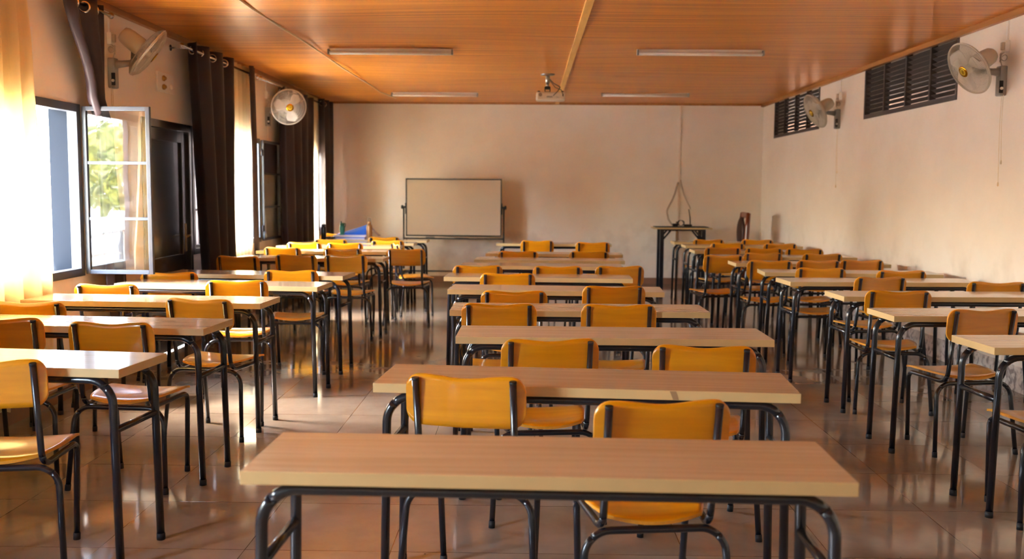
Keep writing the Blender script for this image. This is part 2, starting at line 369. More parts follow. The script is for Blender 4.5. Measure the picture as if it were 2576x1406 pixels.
def fillet(pts, rs, n=6):
    """round the inner corners of a polyline"""
    P = [Vector(p) for p in pts]; out = [P[0]]
    for i in range(1, len(P)-1):
        a, b, c = P[i-1], P[i], P[i+1]; r = rs[i-1]
        d1 = (a-b).normalized(); d2 = (c-b).normalized(); ang = d1.angle(d2)
        t = r/math.tan(ang/2); p1 = b+d1*t; p2 = b+d2*t
        bis = (d1+d2).normalized(); cen = b+bis*(r/math.sin(ang/2))
        v1 = p1-cen; v2 = p2-cen; tot = v1.angle(v2); ax = v1.cross(v2).normalized()
        for k in range(n+1):
            out.append(cen+Matrix.Rotation(tot*k/n, 3, ax) @ v1)
    out.append(P[-1]); return out
def arc_split(pts, idx): return pts[:idx+1], pts[idx:]

# ------------------------------------------------------------------ the room
def wall_with_holes(name, x0, x1, y0, y1, z1, holes, mat, extra=None):
    """wall in the YZ plane between x0 and x1 with rectangular openings"""
    mb = MB(); ys = sorted({y0, y1} | {h[0] for h in holes} | {h[1] for h in holes}); zs = sorted({0, z1} | {h[2] for h in holes} | {h[3] for h in holes})
    for a, b in zip(ys, ys[1:]):
        run = None
        for c, d in zip(zs, zs[1:]):
            if any(h[0] <= a and b <= h[1] and h[2] <= c and d <= h[3] for h in holes): 
                if run: mb.box((x0, a, run[0]), (x1, b, run[1])); run = None
                continue
            run = (run[0], d) if run else (c, d)
        if run: mb.box((x0, a, run[0]), (x1, b, run[1]))
    return tag(mb.build(name, mat), kind='structure')
DOOR = (8.08, 9.22, 0, 2.05)
wall_with_holes('wall_left', XL-.2, XL, YF-.2, YB+.2, 3.0, WINS+[DOOR], M_wall)
VENTS = [(8.54, 10.87, 2.28, 2.84), (12.54, 14.81, 2.28, 2.84)]
wall_with_holes('wall_right', XR, XR+.2, YF-.2, YB+.2, 3.0, VENTS, M_wall)
mb = MB(); mb.box((XL, YB, 0), (XR, YB+.2, 3.0)); tag(mb.build('wall_back', M_wall), kind='structure')
mb = MB(); mb.box((XL, YF-.2, 0), (XR, YF, 3.0)); tag(mb.build('wall_front', M_wall), kind='structure')
mb = MB(); mb.box((XL, YF, -.1), (XR, YB, 0)); tag(mb.build('floor', M_floor), kind='structure')
mb = MB()
def cz(u, v):
    x = XL-.0+(XR-XL)*u; y = YF+(YB-YF)*v
    e = min(1, min(u, 1-u)*8, min(v, 1-v)*10)
    return (x, y, ZC + e*(.012*math.sin(y*2.57+.5)*math.sin(x*.9+.4) + .008*math.sin(y*1.1+x*1.7) - .004))
mb.grid(56, 140, cz)
mb.box((XL, YF, ZC+.03), (XR, YB, ZC+.1))
tag(mb.build('ceiling', M_ceil), kind='structure')
# trims
mb = MB(); mb.box((XL, YF, ZC-.045), (XL+.045, YB, ZC+.005)); tag(mb.build('trim_1', M_trim), kind='structure')
mb = MB(); mb.box((XR-.045, YF, ZC-.045), (XR, YB, ZC+.005)); tag(mb.build('trim_2', M_trim), kind='structure')
mb = MB(); mb.box((XL+.045, YB-.04, ZC-.03), (XR-.045, YB, ZC+.005)); tag(mb.build('trim_3', M_trim), kind='structure')
mb = MB(); mb.box((.395, YF, ZC-.022), (.455, YB-.04, ZC+.004), .004); tag(mb.build('trim_4', M_batten), kind='structure')
mb = MB(); mb.box((XL, YF, 0), (XL+.012, 8.05, .10)); mb.box((XL, 9.26, 0), (XL+.012, YB, .10)); tag(mb.build('baseboard_left', M_skirt), kind='structure')
mb = MB(); mb.box((XR-.012, YF, 0), (XR, YB, .19)); tag(mb.build('baseboard_right', M_marble), kind='structure')
mb = MB(); mb.box((XL+.012, YB-.012, 0), (XR-.012, YB, .10)); tag(mb.build('baseboard_back', M_skirt), kind='structure')

# windows of the left wall
def sash_at(name, parent, hinge, direction, width, z0, z1, up_axis_off=0, thin=False, mat=None):
    """steel sash from hinge point running along direction (2-vector) with three panes"""
    d = Vector((direction[0], direction[1], 0)).normalized(); nrm = Vector((-d.y, d.x, 0))
    Mx = Matrix(((d.x, nrm.x, 0, hinge[0]), (d.y, nrm.y, 0, hinge[1]), (0, 0, 1, 0), (0, 0, 0, 1)))
    h = z1-z0; fw = .03; th = .016
    mb = MB()
    def bx(a, b, bev=.003):
        k0 = len(mb.bm.verts); mb.box(a, b, bev); mb.bm.verts.ensure_lookup_table()
        for v in mb.bm.verts[k0:]: v.co = Mx @ v.co
    mb.mi = 1; bx((0, -th, z0), (fw, th, z1)); bx((width-fw, -th, z0), (width, th, z1)); mb.mi = 0
    bx((fw, -th, z0), (width-fw, th, z0+fw)); bx((fw, -th, z1-fw), (width-fw, th, z1))
    for k in (1, 2): bx((fw, -th*.8, z0+h*k/3-.011), (width-fw, th*.8, z0+h*k/3+.011))
    fr = mb.build(name, [mat or M_framewhite, M_frame], parent)
    for k in range(3):
        a = z0+h*k/3; b = z0+h*(k+1)/3
        mb = MB()
        q = [Mx @ Vector(p) for p in ((fw*.9, 0, a+.008), (width-fw*.9, 0, a+.008), (width-fw*.9, 0, b-.008), (fw*.9, 0, b-.008))]
        mb._new([p[:] for p in q], [(0, 1, 2, 3)])
        mb.build('glass_pane', M_glass, fr)
    return fr
def window_frame(i, win, mullions, glazed, label):
    a, b, c, d = win
    root = empty('window_%d' % i, (0, 0, 0)); tag(root, label, kind='structure')
    mb = MB(); x0, x1 = XL-.06, XL+.012
    for q in ((a-.012, a+.045), (b-.045, b+.012)): mb.box((x0, q[0], c-.012), (x1, q[1], d+.012), .004)
    mb.box((x0, a+.043, c-.012), (x1, b-.043, c+.045), .004); mb.box((x0, a+.043, d-.045), (x1, b-.043, d+.012), .004)
    for m_ in mullions: mb.box((x0+.01, m_-.02, c+.045), (x1-.02, m_+.02, d-.045), .003)
    mb.build('window_frame', M_frame, root)
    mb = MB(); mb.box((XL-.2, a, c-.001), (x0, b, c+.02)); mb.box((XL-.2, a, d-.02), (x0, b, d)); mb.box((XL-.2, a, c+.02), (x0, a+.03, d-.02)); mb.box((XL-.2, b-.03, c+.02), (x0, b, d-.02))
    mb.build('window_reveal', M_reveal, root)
    for (g0, g1) in glazed: sash_at('sash', root, (XL-.03, g0), (0, 1), g1-g0, c+.045, d-.045, mat=M_frame)
    return root
window_frame(1, WINS[0], [], [(-2.855, -2.345)], 'added dark framed window unseen behind the viewer, sized for room light')  # invented opening, kept small to limit light near the camera
window_frame(2, WINS[1], [1.6], [(1.145, 1.58)], 'unseen dark framed window beside the viewer, sized for room light')
w3 = window_frame(3, WINS[2], [5.28, 6.12], [(4.495, 5.26), (5.30, 6.10)], 'dark framed open window at the left beside the cream curtain')
sash_at('open_sash', w3, (XL+.02, 6.975), (1, 0), .487, .85, 2.05)
mb = MB(); mb.tube([(XL-.02, 6.10, 1.40), (XL+.02, 6.13, 1.41), (XL+.03, 6.16, 1.38)], .006, 6); mb.build('window_catch', M_frame, w3)
w4 = window_frame(4, WINS[3], [10.05, 10.83], [(9.325, 10.03), (10.07, 10.81)], 'dark framed window behind the folded aubergine curtain')
sash_at('open_sash', w4, (XL+.03, 11.63), (0.02, 1), .72, .85, 2.05, mat=M_frame)
for z in (1.0, 1.9):
    mb = MB(); mb.tube([(XL+.03, 11.60, z-.04), (XL+.03, 11.60, z+.04)], .009, 8); mb.build('hinge', M_framewhite, w4)
window_frame(5, WINS[4], [13.77, 14.4], [(13.195, 13.75), (13.79, 14.38), (14.42, 14.955)], 'dark framed window nearest the whiteboard wall')

# door
dr = empty('door_1'); tag(dr, 'dark painted metal door between the open sash and the aubergine curtain', kind='structure')
mb = MB(); x0, x1 = XL-.10, XL+.014
mb.box((x0, DOOR[0]-.012, 0), (x1, DOOR[0]+.045, 2.062), .003); mb.box((x0, DOOR[1]-.045, 0), (x1, DOOR[1]+.012, 2.062), .003); mb.box((x0, DOOR[0]+.04, 1.995), (x1, DOOR[1]-.04, 2.062), .003)
mb.build('door_frame', M_door, dr)
mb = MB(); a, b = DOOR[0]+.045, DOOR[1]-.045; xx = XL-.02
mb.box((xx-.03, a, .01), (xx-.012, b, 2.0))
for (q0, q1, r0, r1) in ((a, a+.08, .01, 2.0), (b-.13, b, .01, 2.0), (a+.08, b-.13, .01, .12), (a+.08, b-.13, .72, .86), (a+.08, b-.13, 1.89, 2.0)):
    mb.box((xx-.012, q0, r0), (xx+.008, q1, r1), .004)
lf = mb.build('door_leaf', M_door, dr)
mb = MB(); mb.box((xx+.008, b-.085, .88), (xx+.013, b-.05, 1.14), .002); mb.tube([(xx+.012, b-.068, 1.03), (xx+.05, b-.068, 1.03), (xx+.055, b-.08, 1.035), (xx+.055, b-.16, 1.02)], .007, 8)
mb.build('door_handle', plain('old_brass', (150, 120, 60), .35, .9), dr)

# curtains
def curtain(name, top, bot, z0, z1, x, amp, folds, mat, label, rings=True, phase=0, seam=None, group=None, ringx=None, knots=None):
    """hung sheet; top/bot=(y0,y1) span at z1 / z0; knots=list of (z,y0,y1,x) between"""
    K = sorted((knots or [])+[(z1, top[0], top[1], x), (z0, bot[0], bot[1], x)], key=lambda k: k[0])
    def span(z):
        for a, b in zip(K, K[1:]):
            if z <= b[0]+1e-6:
                t = (z-a[0])/(b[0]-a[0]); t = t*t*(3-2*t) if knots else t
                return tuple(a[i]+(b[i]-a[i])*t for i in (1, 2, 3))
        return K[-1][1:]
    ph = [random.uniform(-.5, .5) for _ in range(6)]
    mb = MB()
    def f(u, v):
        z = z1+(z0-z1)*v; y0, y1, xc = span(z)
        uu = u+.012*math.sin(7*u+3*v+ph[0])
        a = amp*(1-.15*v+.18*math.sin(5*u+ph[1])*v)
        wv = math.sin(2*PI*folds*uu+phase)
        wv = math.copysign(abs(wv)**.75, wv)
        fine = .10*math.sin(2*PI*folds*3.1*uu+4*v+ph[2])
        zz = z - (.012*math.sin(2*PI*folds*u+ph[3]) if v > .99 else 0)
        wz = (y1-y0)
        return (xc+a*(wv+fine*v), y0+wz*u+.012*math.sin(9*v+ph[4])*v, zz)
    mb.grid(int(folds*22), 26, f)
    o = mb.build(name, mat, recalc=False)
    md = o.modifiers.new('solid', 'SOLIDIFY'); md.thickness = .0025; md.offset = 0
    tag(o, label, 'curtain', group)
    if rings:
        for k in range(int(folds*2)):
            u = (k*PI - phase)/(2*PI*folds)
            if u < .02 or u > .99: continue
            y0, y1, xc = span(z1-.06)
            yy = y0+(y1-y0)*u
            mb = MB(); s = 1 if k % 2 == 0 else -1
            R = Matrix.Translation((xc, yy, z1-.065)) @ Matrix.Rotation(rad(90+0), 4, 'X') @ Matrix.Rotation(rad(18*s), 4, 'Y')
            mb.torus(.034, .009, R, 20, 6); mb.build('eyelet', M_chrome, o)
    return o
curtain('curtain', (3.3, 6.08), (3.5, 6.30), .13, 2.76, -3.135, .032, 13, M_sheer, 'cream sheer curtain in full daylight at the left edge of the picture', rings=False, knots=[(2.25, 3.35, 6.12, -3.135), (.84, 3.45, 6.29, -3.13)])
curtain('curtain', (6.44, 7.05), (7.03, 7.42), .30, 2.77, -3.06, .05, 2, M_dark, 'aubergine curtain tucked behind the open glazed sash', knots=[(2.12, 6.86, 7.1, -3.10), (1.9, 7.03, 7.28, -3.12), (.8, 7.03, 7.40, -3.10)])
curtain('curtain', (8.86, 10.16), (9.24, 10.14), .08, 2.79, -3.08, .068, 3.5, M_dark, 'widest aubergine curtain beside the dark door', phase=PI*.5)
curtain('curtain', (10.1, 10.95), (10.1, 10.95), .10, 2.80, -3.13, .02, 6, M_sheerfar, 'narrow cream sheer between two aubergine drops, beside the dark door curtain', rings=False)
curtain('curtain', (10.66, 10.86), (10.74, 10.98), .08, 2.80, -3.05, .035, 1.0, M_dark, 'thin aubergine curtain strip by the far open sash', rings=False)
curtain('curtain', (12.10, 13.72), (12.28, 13.76), .08, 2.74, -3.09, .065, 4, M_dark, 'aubergine curtain behind the far wall fan', phase=PI*.5)
curtain('curtain', (13.7, 14.42), (13.7, 14.42), .10, 2.80, -3.13, .02, 6, M_sheerfar, 'narrow cream sheer nearest the whiteboard wall', rings=False)
curtain('curtain', (14.32, 14.95), (14.36, 15.0), .08, 2.79, -3.06, .06, 2, M_dark, 'aubergine curtain in the far left corner of the room', phase=PI*.5)
def rod(y0, y1, label, z=2.72):
    mb = MB(); mb.tube([(-3.06, y0, z), (-3.06, y1, z)], .0125, 12); o = mb.build('curtain_rod', M_chrome)
    tag(o, label, 'curtain rod')
    for y in (y0, y1):
        s = -1 if y == y0 else 1
        mb = MB(); mb.lathe([(.013, 0), (.02, .01), (.024, .03), (.014, .05), (.004, .058)], 14, Matrix.Translation((-3.06, y, z)) @ Matrix.Rotation(-s*PI/2, 4, 'X')); mb.build('finial', M_chrome, o)
        yb = y-s*.12
        mb = MB(); mb.tube([(XL, yb, z), (-3.06, yb, z)], .008, 8); mb.lathe([(.028, 0), (.028, .008)], 14, Matrix.Translation((XL, yb, z)) @ Matrix.Rotation(PI/2, 4, 'Y')); mb.build('bracket', M_chrome, o)
    return o
rod(3.2, 7.15, 'chrome curtain rod over the near open window')
rod(8.66, 10.97, 'chrome curtain rod over the curtain beside the door')
rod(11.16, 15.1, 'chrome curtain rod running to the far left corner')

# ------------------------------------------------------------------ vents in the right wall
def vent(v, label, n=4):
    a, b, c, d = v
    root = empty('louvre_vent', (XR, (a+b)/2, c)); tag(root, label, 'vent', 'louvred vents high in the right wall')
    def P(q): return (q[0]-XR, q[1]-(a+b)/2, q[2]-c)
    mb = MB(); x0, x1 = XR-.008, XR+.05
    mb.box(P((x0, a, c)), P((x1, b, c+.045))); mb.box(P((x0, a, d-.02)), P((x1, b, d)))
    mb.box(P((x0, a, c+.045)), P((x1, a+.03, d-.02))); mb.box(P((x0, b-.03, c+.045)), P((x1, b, d-.02)))
    for k in range(1, n):
        y = a+(b-a)*k/n; mb.box(P((x0, y-.017, c+.045)), P((x1, y+.017, d-.02)))
    mb.build('vent_frame', M_louvre, root)
    zs = [c+.075+k*.047 for k in range(int((d-c-.11)/.047)+1)]
    for k in range(n):
        y0 = a+(b-a)*k/n+.02; y1 = a+(b-a)*(k+1)/n-.02
        mb = MB()
        for z in zs:
            q = [P((XR+.002, y0, z+.012)), P((XR+.002, y1, z+.012)), P((XR+.046, y1, z-.012)), P((XR+.046, y0, z-.012))]
            q2 = [(p[0], p[1], p[2]+.004) for p in q]
            mb._new(q+q2, [(0, 1, 2, 3), (7, 6, 5, 4), (0, 4, 5, 1), (1, 5, 6, 2), (2, 6, 7, 3), (3, 7, 4, 0)])
        mb.build('slats', M_louvre, root)
    return root
M_louvre = plain('grey_brown_louvre_paint', (70, 58, 54), .7)
vent(VENTS[0], 'larger looking dark louvred vent, nearer the camera')
vent(VENTS[1], 'dark louvred vent nearer the back wall corner')

# ------------------------------------------------------------------ chairs
CH_Z = .42
def build_chair():
    root = empty('school_chair'); r = .0125
    for s in (-1, 1):
        # side tube: front leg + seat rail + upright
        pts = fillet([(s*.182, .385, 0), (s*.198, .375, CH_Z), (s*.172, .035, CH_Z-.005), (s*.173, -.035, .822)], [.045, .07], 6)
        fl, rest = pts[:5], pts[4:]
        mb = MB(); mb.tube(fl, r, 10); mb.mi = 1; mb.tube([(s*.182, .385, 0), (s*.1832, .3843, .03)], .0145, 10); mb.build('leg', [M_tube, M_cap], root)
        mb = MB(); mb.tube(rest[:5+5], r, 10); mb.build('seat_rail', M_tube, root)
        mb = MB(); mb.tube(rest[9:], r, 10); mb.mi = 1; top = Vector(rest[-1]); mb.tube([top-Vector((0, -.001, .006)), top+Vector((0, -.0003, .004))], .0130, 10); mb.build('upright', [M_tube, M_cap], root)
    pts = fillet([(-.25, -.005, 0), (-.225, .045, CH_Z-.012), (.225, .045, CH_Z-.012), (.25, -.005, 0)], [.085, .085], 8)
    n = len(pts)
    mb = MB(); mb.tube(pts[:6], r, 10); mb.mi = 1; mb.tube([(-.25, -.005, 0), (-.2482, -.0015, .03)], .0145, 10); mb.build('leg', [M_tube, M_cap], root)
    mb = MB(); mb.tube(pts[5:n-5], r, 10); mb.build('crossbar', M_tube, root)
    mb = MB(); mb.tube(pts[n-6:], r, 10); mb.mi = 1; mb.tube([(.25, -.005, 0), (.2482, -.0015, .03)], .0145, 10); mb.build('leg', [M_tube, M_cap], root)
    # seat
    def seat(u, v):
        U = 2*u-1; V = 2*v-1
        x = U*math.sqrt(1-.30*V*V) if V < 0 else U*math.sqrt(1-.10*V*V)
        yv = V*math.sqrt(1-.28*U*U)
        hw = .182+.036*(yv+1)/2
        y = .225+.197*yv
        z = .446 + .010*abs(x)**2 - .010*math.exp(-((yv+.25)/.5)**2)*(1-x*x) - .016*max(0, (yv-.55)/.45)**2 - .012*max(0, (-yv-.72)/.28)**2
        return (x*hw, y, z), (0, 0, 1)
    mb = MB(); mb.slab(16, 16, seat, .011, 1); se = mb.build('seat', [M_chairwood, M_chairedge], root)
    mb = MB()
    for sx in (-.15, .15):
        for sy in (.08, .34): mb.lathe([(.006, 0), (.006, .0025), (.002, .004)], 10, Matrix.Translation((sx, sy, .451)))
    mb.build('screws', M_chrome, se)
    # backrest
    def back(u, v):
        U = 2*u-1; s = min(1, abs(U)); x = .214*math.sin(U*PI/2)
        s = abs(x)/.214
        c = math.sqrt(max(0, 1-((s-.76)/.24)**2)) if s > .76 else 1
        rv = .055
        zt = .838-.012*(.5+.5*math.cos(PI*min(1, s/.72)))-rv*(1-c)
        zb = .655+rv*(1-c)-.004*(1-s)
        z = zb+(zt-zb)*v
        y = -.035*(z-.45)/.372+.0175+.0-.006*(1-(s*1.2)**2)+.010*max(0, s-.7)
        return (x, y, z), (0, 1, .09)
    mb = MB(); mb.slab(28, 8, back, .010, 1); mb.build('backrest', [M_chairwood, M_chairedge], root)
    return root
WOODPARTS = ('seat', 'backrest')
def recolour(root, mat):
    for ch in kids(root):
        if ch.name.split('.')[0] in WOODPARTS:
            ch.data = ch.data.copy(); ch.data.materials[0] = mat

# ------------------------------------------------------------------ desks
DL, DD, DZ, DT = 1.49, .385, .79, .034
def build_desk():
    root = empty('school_desk'); r = .016; zt = DZ-DT
    mb = MB(); mb.box((-DL/2, -DD/2, zt), (DL/2, DD/2, DZ), .0022)
    for f in mb.bm.faces:
        f.normal_update(); f.material_index = 0 if abs(f.normal.z) > .9 and f.calc_center_median().z > DZ-.01 else 1
    mb.build('tabletop', [M_desktop, M_deskedge], root)
    for s in (-1, 1):
        y = s*.163; tx = DL/2-.045; fx = DL/2-.032; zr = zt-r
        pts = fillet([(-fx, y, 0), (-tx, y, zr), (tx, y, zr), (fx, y, 0)], [.095, .095], 8)
        n = len(pts)
        mb = MB(); mb.tube(pts[:6], r, 12); mb.mi = 1; mb.tube([(-fx, y, 0), (-fx, y, .028)], r+.0018, 12); mb.build('leg', [M_tube, M_cap], root)
        mb = MB(); mb.tube(pts[n-6:], r, 12); mb.mi = 1; mb.tube([(fx, y, 0), (fx, y, .028)], r+.0018, 12); mb.build('leg', [M_tube, M_cap], root)
        mb = MB(); mb.tube(pts[5:n-5], r, 12); mb.build('rail', M_tube, root)
    for s in (-1, 1):
        x = s*(DL/2-.041); mb = MB(); mb.tube([(x, -.155, .545), (x, .155, .545)], .014, 10); mb.build('stretcher', M_tube, root)
    return root

# (column, corner kind, x, y of that front corner, rotation)
DESKS = [
 ('m', 'L', -.700, 2.305, -1.4), ('m', 'L', -.550, 3.400, -4.2), ('m', 'L', -.340, 4.515, -.3), ('m', 'L', -.450, 5.520, .2), ('m', 'L', -.560, 6.680, -2.8),
 ('m', 'L', -.670, 7.640, -1.3), ('m', 'L', -.630, 8.830, -1), ('m', 'L', -.540, 9.580, -.6), ('m', 'L', -.470, 10.56, -2.5), ('m', 'L', -.420, 12.55, 0),
 ('l', 'R', -1.545, 3.600, -6), ('l', 'R', -1.585, 4.680, -4), ('l', 'R', -1.600, 5.740, -3), ('l', 'R', -1.480, 6.760, -4.5), ('l', 'R', -1.465, 7.620, -4.5),
 ('l', 'R', -1.440, 9.560, -1), ('l', 'R', -1.520, 10.64, -.7), ('l', 'R', -1.560, 11.66, 0), ('l', 'R', -1.470, 12.40, 0), ('l', 'R', -1.380, 13.11, 0),
 ('r', 'L', 2.090, 4.345, 4), ('r', 'L', 2.050, 5.440, 3), ('r', 'L', 2.095, 6.450, 2), ('r', 'L', 2.015, 7.480, 2.5), ('r', 'L', 2.030, 8.360, -3.5),
 ('r', 'L', 2.000, 9.390, 0), ('r', 'L', 2.000, 10.36, 0), ('r', 'L', 1.930, 11.32, 0), ('r', 'L', 2.000, 12.42, 0), ('r', 'L', 1.980, 13.25, 0)]
ORD = ['first', 'second', 'third', 'fourth', 'fifth', 'sixth', 'seventh', 'eighth', 'ninth', 'tenth']
COLN = {'l': 'left', 'm': 'middle', 'r': 'right'}
DESKNOTE = {('m', 0): 'two-seat school desk closest to the camera, front of the middle column',
            ('m', 1): 'second desk of the middle column, grey smear on its front edge',
            ('l', 0): 'nearest desk of the left column, its left half cut off by the frame',
            ('r', 0): 'nearest desk of the right column, only its left end in the picture',
            ('l', 9): 'farthest desk of the left column, holding bottles and papers',
            ('m', 9): 'farthest desk of the middle column, in front of the whiteboard wall'}
proto = build_desk(); cnt = {'l': 0, 'm': 0, 'r': 0}; desk_pos = {}
desks = {}
for i, (c, k, x, y, rot) in enumerate(DESKS):
    o = proto if i == 0 else copy_tree(proto)
    a = rad(rot); sx = DL/2 if k == 'L' else -DL/2
    cx = x+math.cos(a)*sx-math.sin(a)*DD/2; cy = y+math.sin(a)*sx+math.cos(a)*DD/2
    n = cnt[c]; cnt[c] += 1
    desks[(c, n)] = (o, cx, cy, a)
    lab = DESKNOTE.get((c, n), 'pale topped school desk, %s of ten in the %s column counted from the camera' % (ORD[n], COLN[c]))
    desk_pos[(c, n)] = (i, cx, cy, a, lab)
for key, (i, cx, cy, a, lab) in desk_pos.items():
    o = desks[key][0]
    o.location = (cx, cy, 0); o.rotation_euler = (0, 0, a)
    tag(o, lab, 'desk', 'school desks of the %s column' % COLN[key[0]])
def front_y(key, x):
    o, cx, cy, a = desks[key]; return cy-math.cos(a)*DD/2+(x-cx)*math.tan(a)
# grey smear on the edge of the second middle desk
o = desks[('m', 1)][0]
mb = MB(); mb._new([(.300, -DD/2-.0006, DZ-.002), (.322, -DD/2-.0006, DZ-.002), (.332, -DD/2-.0006, DZ-DT+.002), (.312, -DD/2-.0006, DZ-DT+.002)], [(0, 1, 2, 3)])
mb.build('smear', plain('grey_smear', (150, 122, 88), .7), o, recalc=False)

# chairs: column, desk index, x, y of the upright tops' middle, rotation, side word
CHAIRS = [
 ('m', 1, -.22, 3.30, -10, 'left'), ('m', 1, .42, 2.93, 7, 'right'),
 ('m', 2, .10, 4.15, 7, 'left'), ('m', 2, .735, 4.01, -4, 'right'),
 ('m', 3, -.165, 5.45, 0, 'left'), ('m', 3, .515, 5.46, 2, 'right'),
 ('m', 4, -.09, 6.16, 2, 'left'), ('m', 4, .58, 6.53, 3, 'right'),
 ('m', 5, -.16, 7.47, 3, 'single'),
 ('m', 6, -.43, 8.22, 6, 'left'), ('m', 6, .25, 8.22, 4, 'middle'), ('m', 6, .785, 8.30, 8, 'right'),
 ('m', 8, -.11, 10.22, 3, 'left'), ('m', 8, .64, 10.28, -1, 'right'),
 ('m', 9, .11, 12.45, 4, 'left'), ('m', 9, .80, 12.15, 0, 'right'),
 ('l', 0, -2.005, 3.50, 9, 'single'),
 ('l', 1, -2.59, 4.66, 2, 'left'), ('l', 1, -1.995, 4.545, -5, 'right'),
 ('l', 2, -2.80, 5.33, 1, 'left'), ('l', 2, -1.915, 5.55, -11, 'right'),
 ('l', 3, -2.80, 6.35, 1, 'left'), ('l', 3, -2.03, 6.69, 7, 'right'),
 ('l', 4, -2.73, 7.30, 8, 'left'), ('l', 4, -1.87, 7.58, 3, 'right'),
 ('l', 5, -2.76, 9.13, -6, 'left'), ('l', 5, -2.27, 9.40, -8, 'middle'), ('l', 5, -1.79, 9.43, -3, 'right'),
 ('l', 6, -2.70, 10.56, -8, 'left'), ('l', 6, -2.02, 10.48, -3, 'middle'), ('l', 6, -1.33, 10.45, -2, 'right'),
 ('l', 7, -2.69, 11.56, -2, 'left'), ('l', 7, -2.19, 11.53, 8, 'right'),
 ('l', 8, -2.52, 12.30, 6, 'left'), ('l', 8, -1.78, 12.18, -5, 'right'),
 ('l', 9, -1.95, 13.02, 5, 'single'),
 ('r', 0, 2.43, 4.20, 4, 'single'),
 ('r', 1, 2.54, 5.40, 10, 'single'),
 ('r', 2, 2.44, 6.40, -3, 'single'),
 ('r', 3, 2.70, 7.44, 10, 'left'), ('r', 3, 3.42, 7.10, -3, 'right'),
 ('r', 4, 2.49, 8.28, 0, 'left'), ('r', 4, 3.10, 8.08, 5, 'right'),
 ('r', 5, 2.27, 9.14, 0, 'left'), ('r', 5, 2.75, 9.22, 5, 'middle'), ('r', 5, 3.195, 9.33, 3, 'right'),
 ('r', 6, 1.985, 9.87, 12, 'left'), ('r', 6, 2.48, 10.28, 8, 'middle'), ('r', 6, 3.09, 10.24, 3, 'right'),
 ('r', 7, 2.24, 11.22, 6, 'left'), ('r', 7, 2.70, 11.18, -5, 'middle'), ('r', 7, 3.14, 11.10, -4, 'right'),
 ('r', 8, 2.49, 12.2, -4, 'left'), ('r', 8, 3.15, 12.2, 3, 'right'),
 ('r', 9, 2.42, 13.10, 6, 'left'), ('r', 9, 3.09, 13.18, -3, 'right')]
CHNOTE = {('m', 1, 'right'): 'orange plywood chair just beyond the closest desk, its seat visible below that desk',
          ('m', 1, 'left'): 'orange plywood chair, left of two at the second desk of the middle column',
          ('l', 0, 'single'): 'orange plywood chair cut by the lower left edge of the picture',
          ('l', 2, 'right'): 'yellowish plywood chair with a yellow seat, right of two at the third left desk',
          ('r', 0, 'single'): 'orange plywood chair cut by the right edge, at the nearest right desk',
          ('l', 6, 'right'): 'brown backed chair pulled into the aisle at the seventh left column desk',
          ('m', 3, 'left'): 'orange chair, left of two with full backs showing at the fourth middle desk',
          ('m', 3, 'right'): 'orange chair, right of two with full backs showing at the fourth middle desk'}
cproto = build_chair()
copies = []
for i, (c, n, x, y, rot, side) in enumerate(CHAIRS):
    o = cproto if i == 0 else copy_tree(cproto)
    a = rad(rot)
    # the uprights' tops sit .035 behind the local origin
    o.location = (x-math.sin(a)*.035, y+math.cos(a)*.035, 0); o.rotation_euler = (0, 0, a)
    if side == 'single': lab = 'orange plywood chair, the only one at the %s desk of the %s column' % (ORD[n], COLN[c])
    elif side == 'middle': lab = 'orange plywood chair, middle of three at the %s desk of the %s column' % (ORD[n], COLN[c])
    else:
        cnt3 = sum(1 for q in CHAIRS if q[0] == c and q[1] == n)
        lab = 'orange plywood chair, %s of %s at the %s desk of the %s column' % (side+'most' if cnt3 == 3 else side, 'three' if cnt3 == 3 else 'two', ORD[n], COLN[c])
    tag(o, CHNOTE.get((c, n, side), lab), 'chair', 'plywood chairs of the %s column' % COLN[c])
    copies.append(((c, n, side), o))
for key, o in copies:
    if key == ('l', 2, 'right'): recolour(o, M_chairwood2)
o = copy_tree(cproto); o.location = (-1.55, 11.42, 0); o.rotation_euler = (0, 0, rad(-72))
tag(o, 'orange plywood chair turned sideways towards the aisle in the left column', 'chair', 'plywood chairs of the left column')
o = copy_tree(cproto); o.location = (-2.80, 13.99, 0); o.rotation_euler = (0, 0, rad(176))
tag(o, 'plywood chair in shade behind the farthest left desk, by the corner curtains', 'chair', 'plywood chairs of the left column')

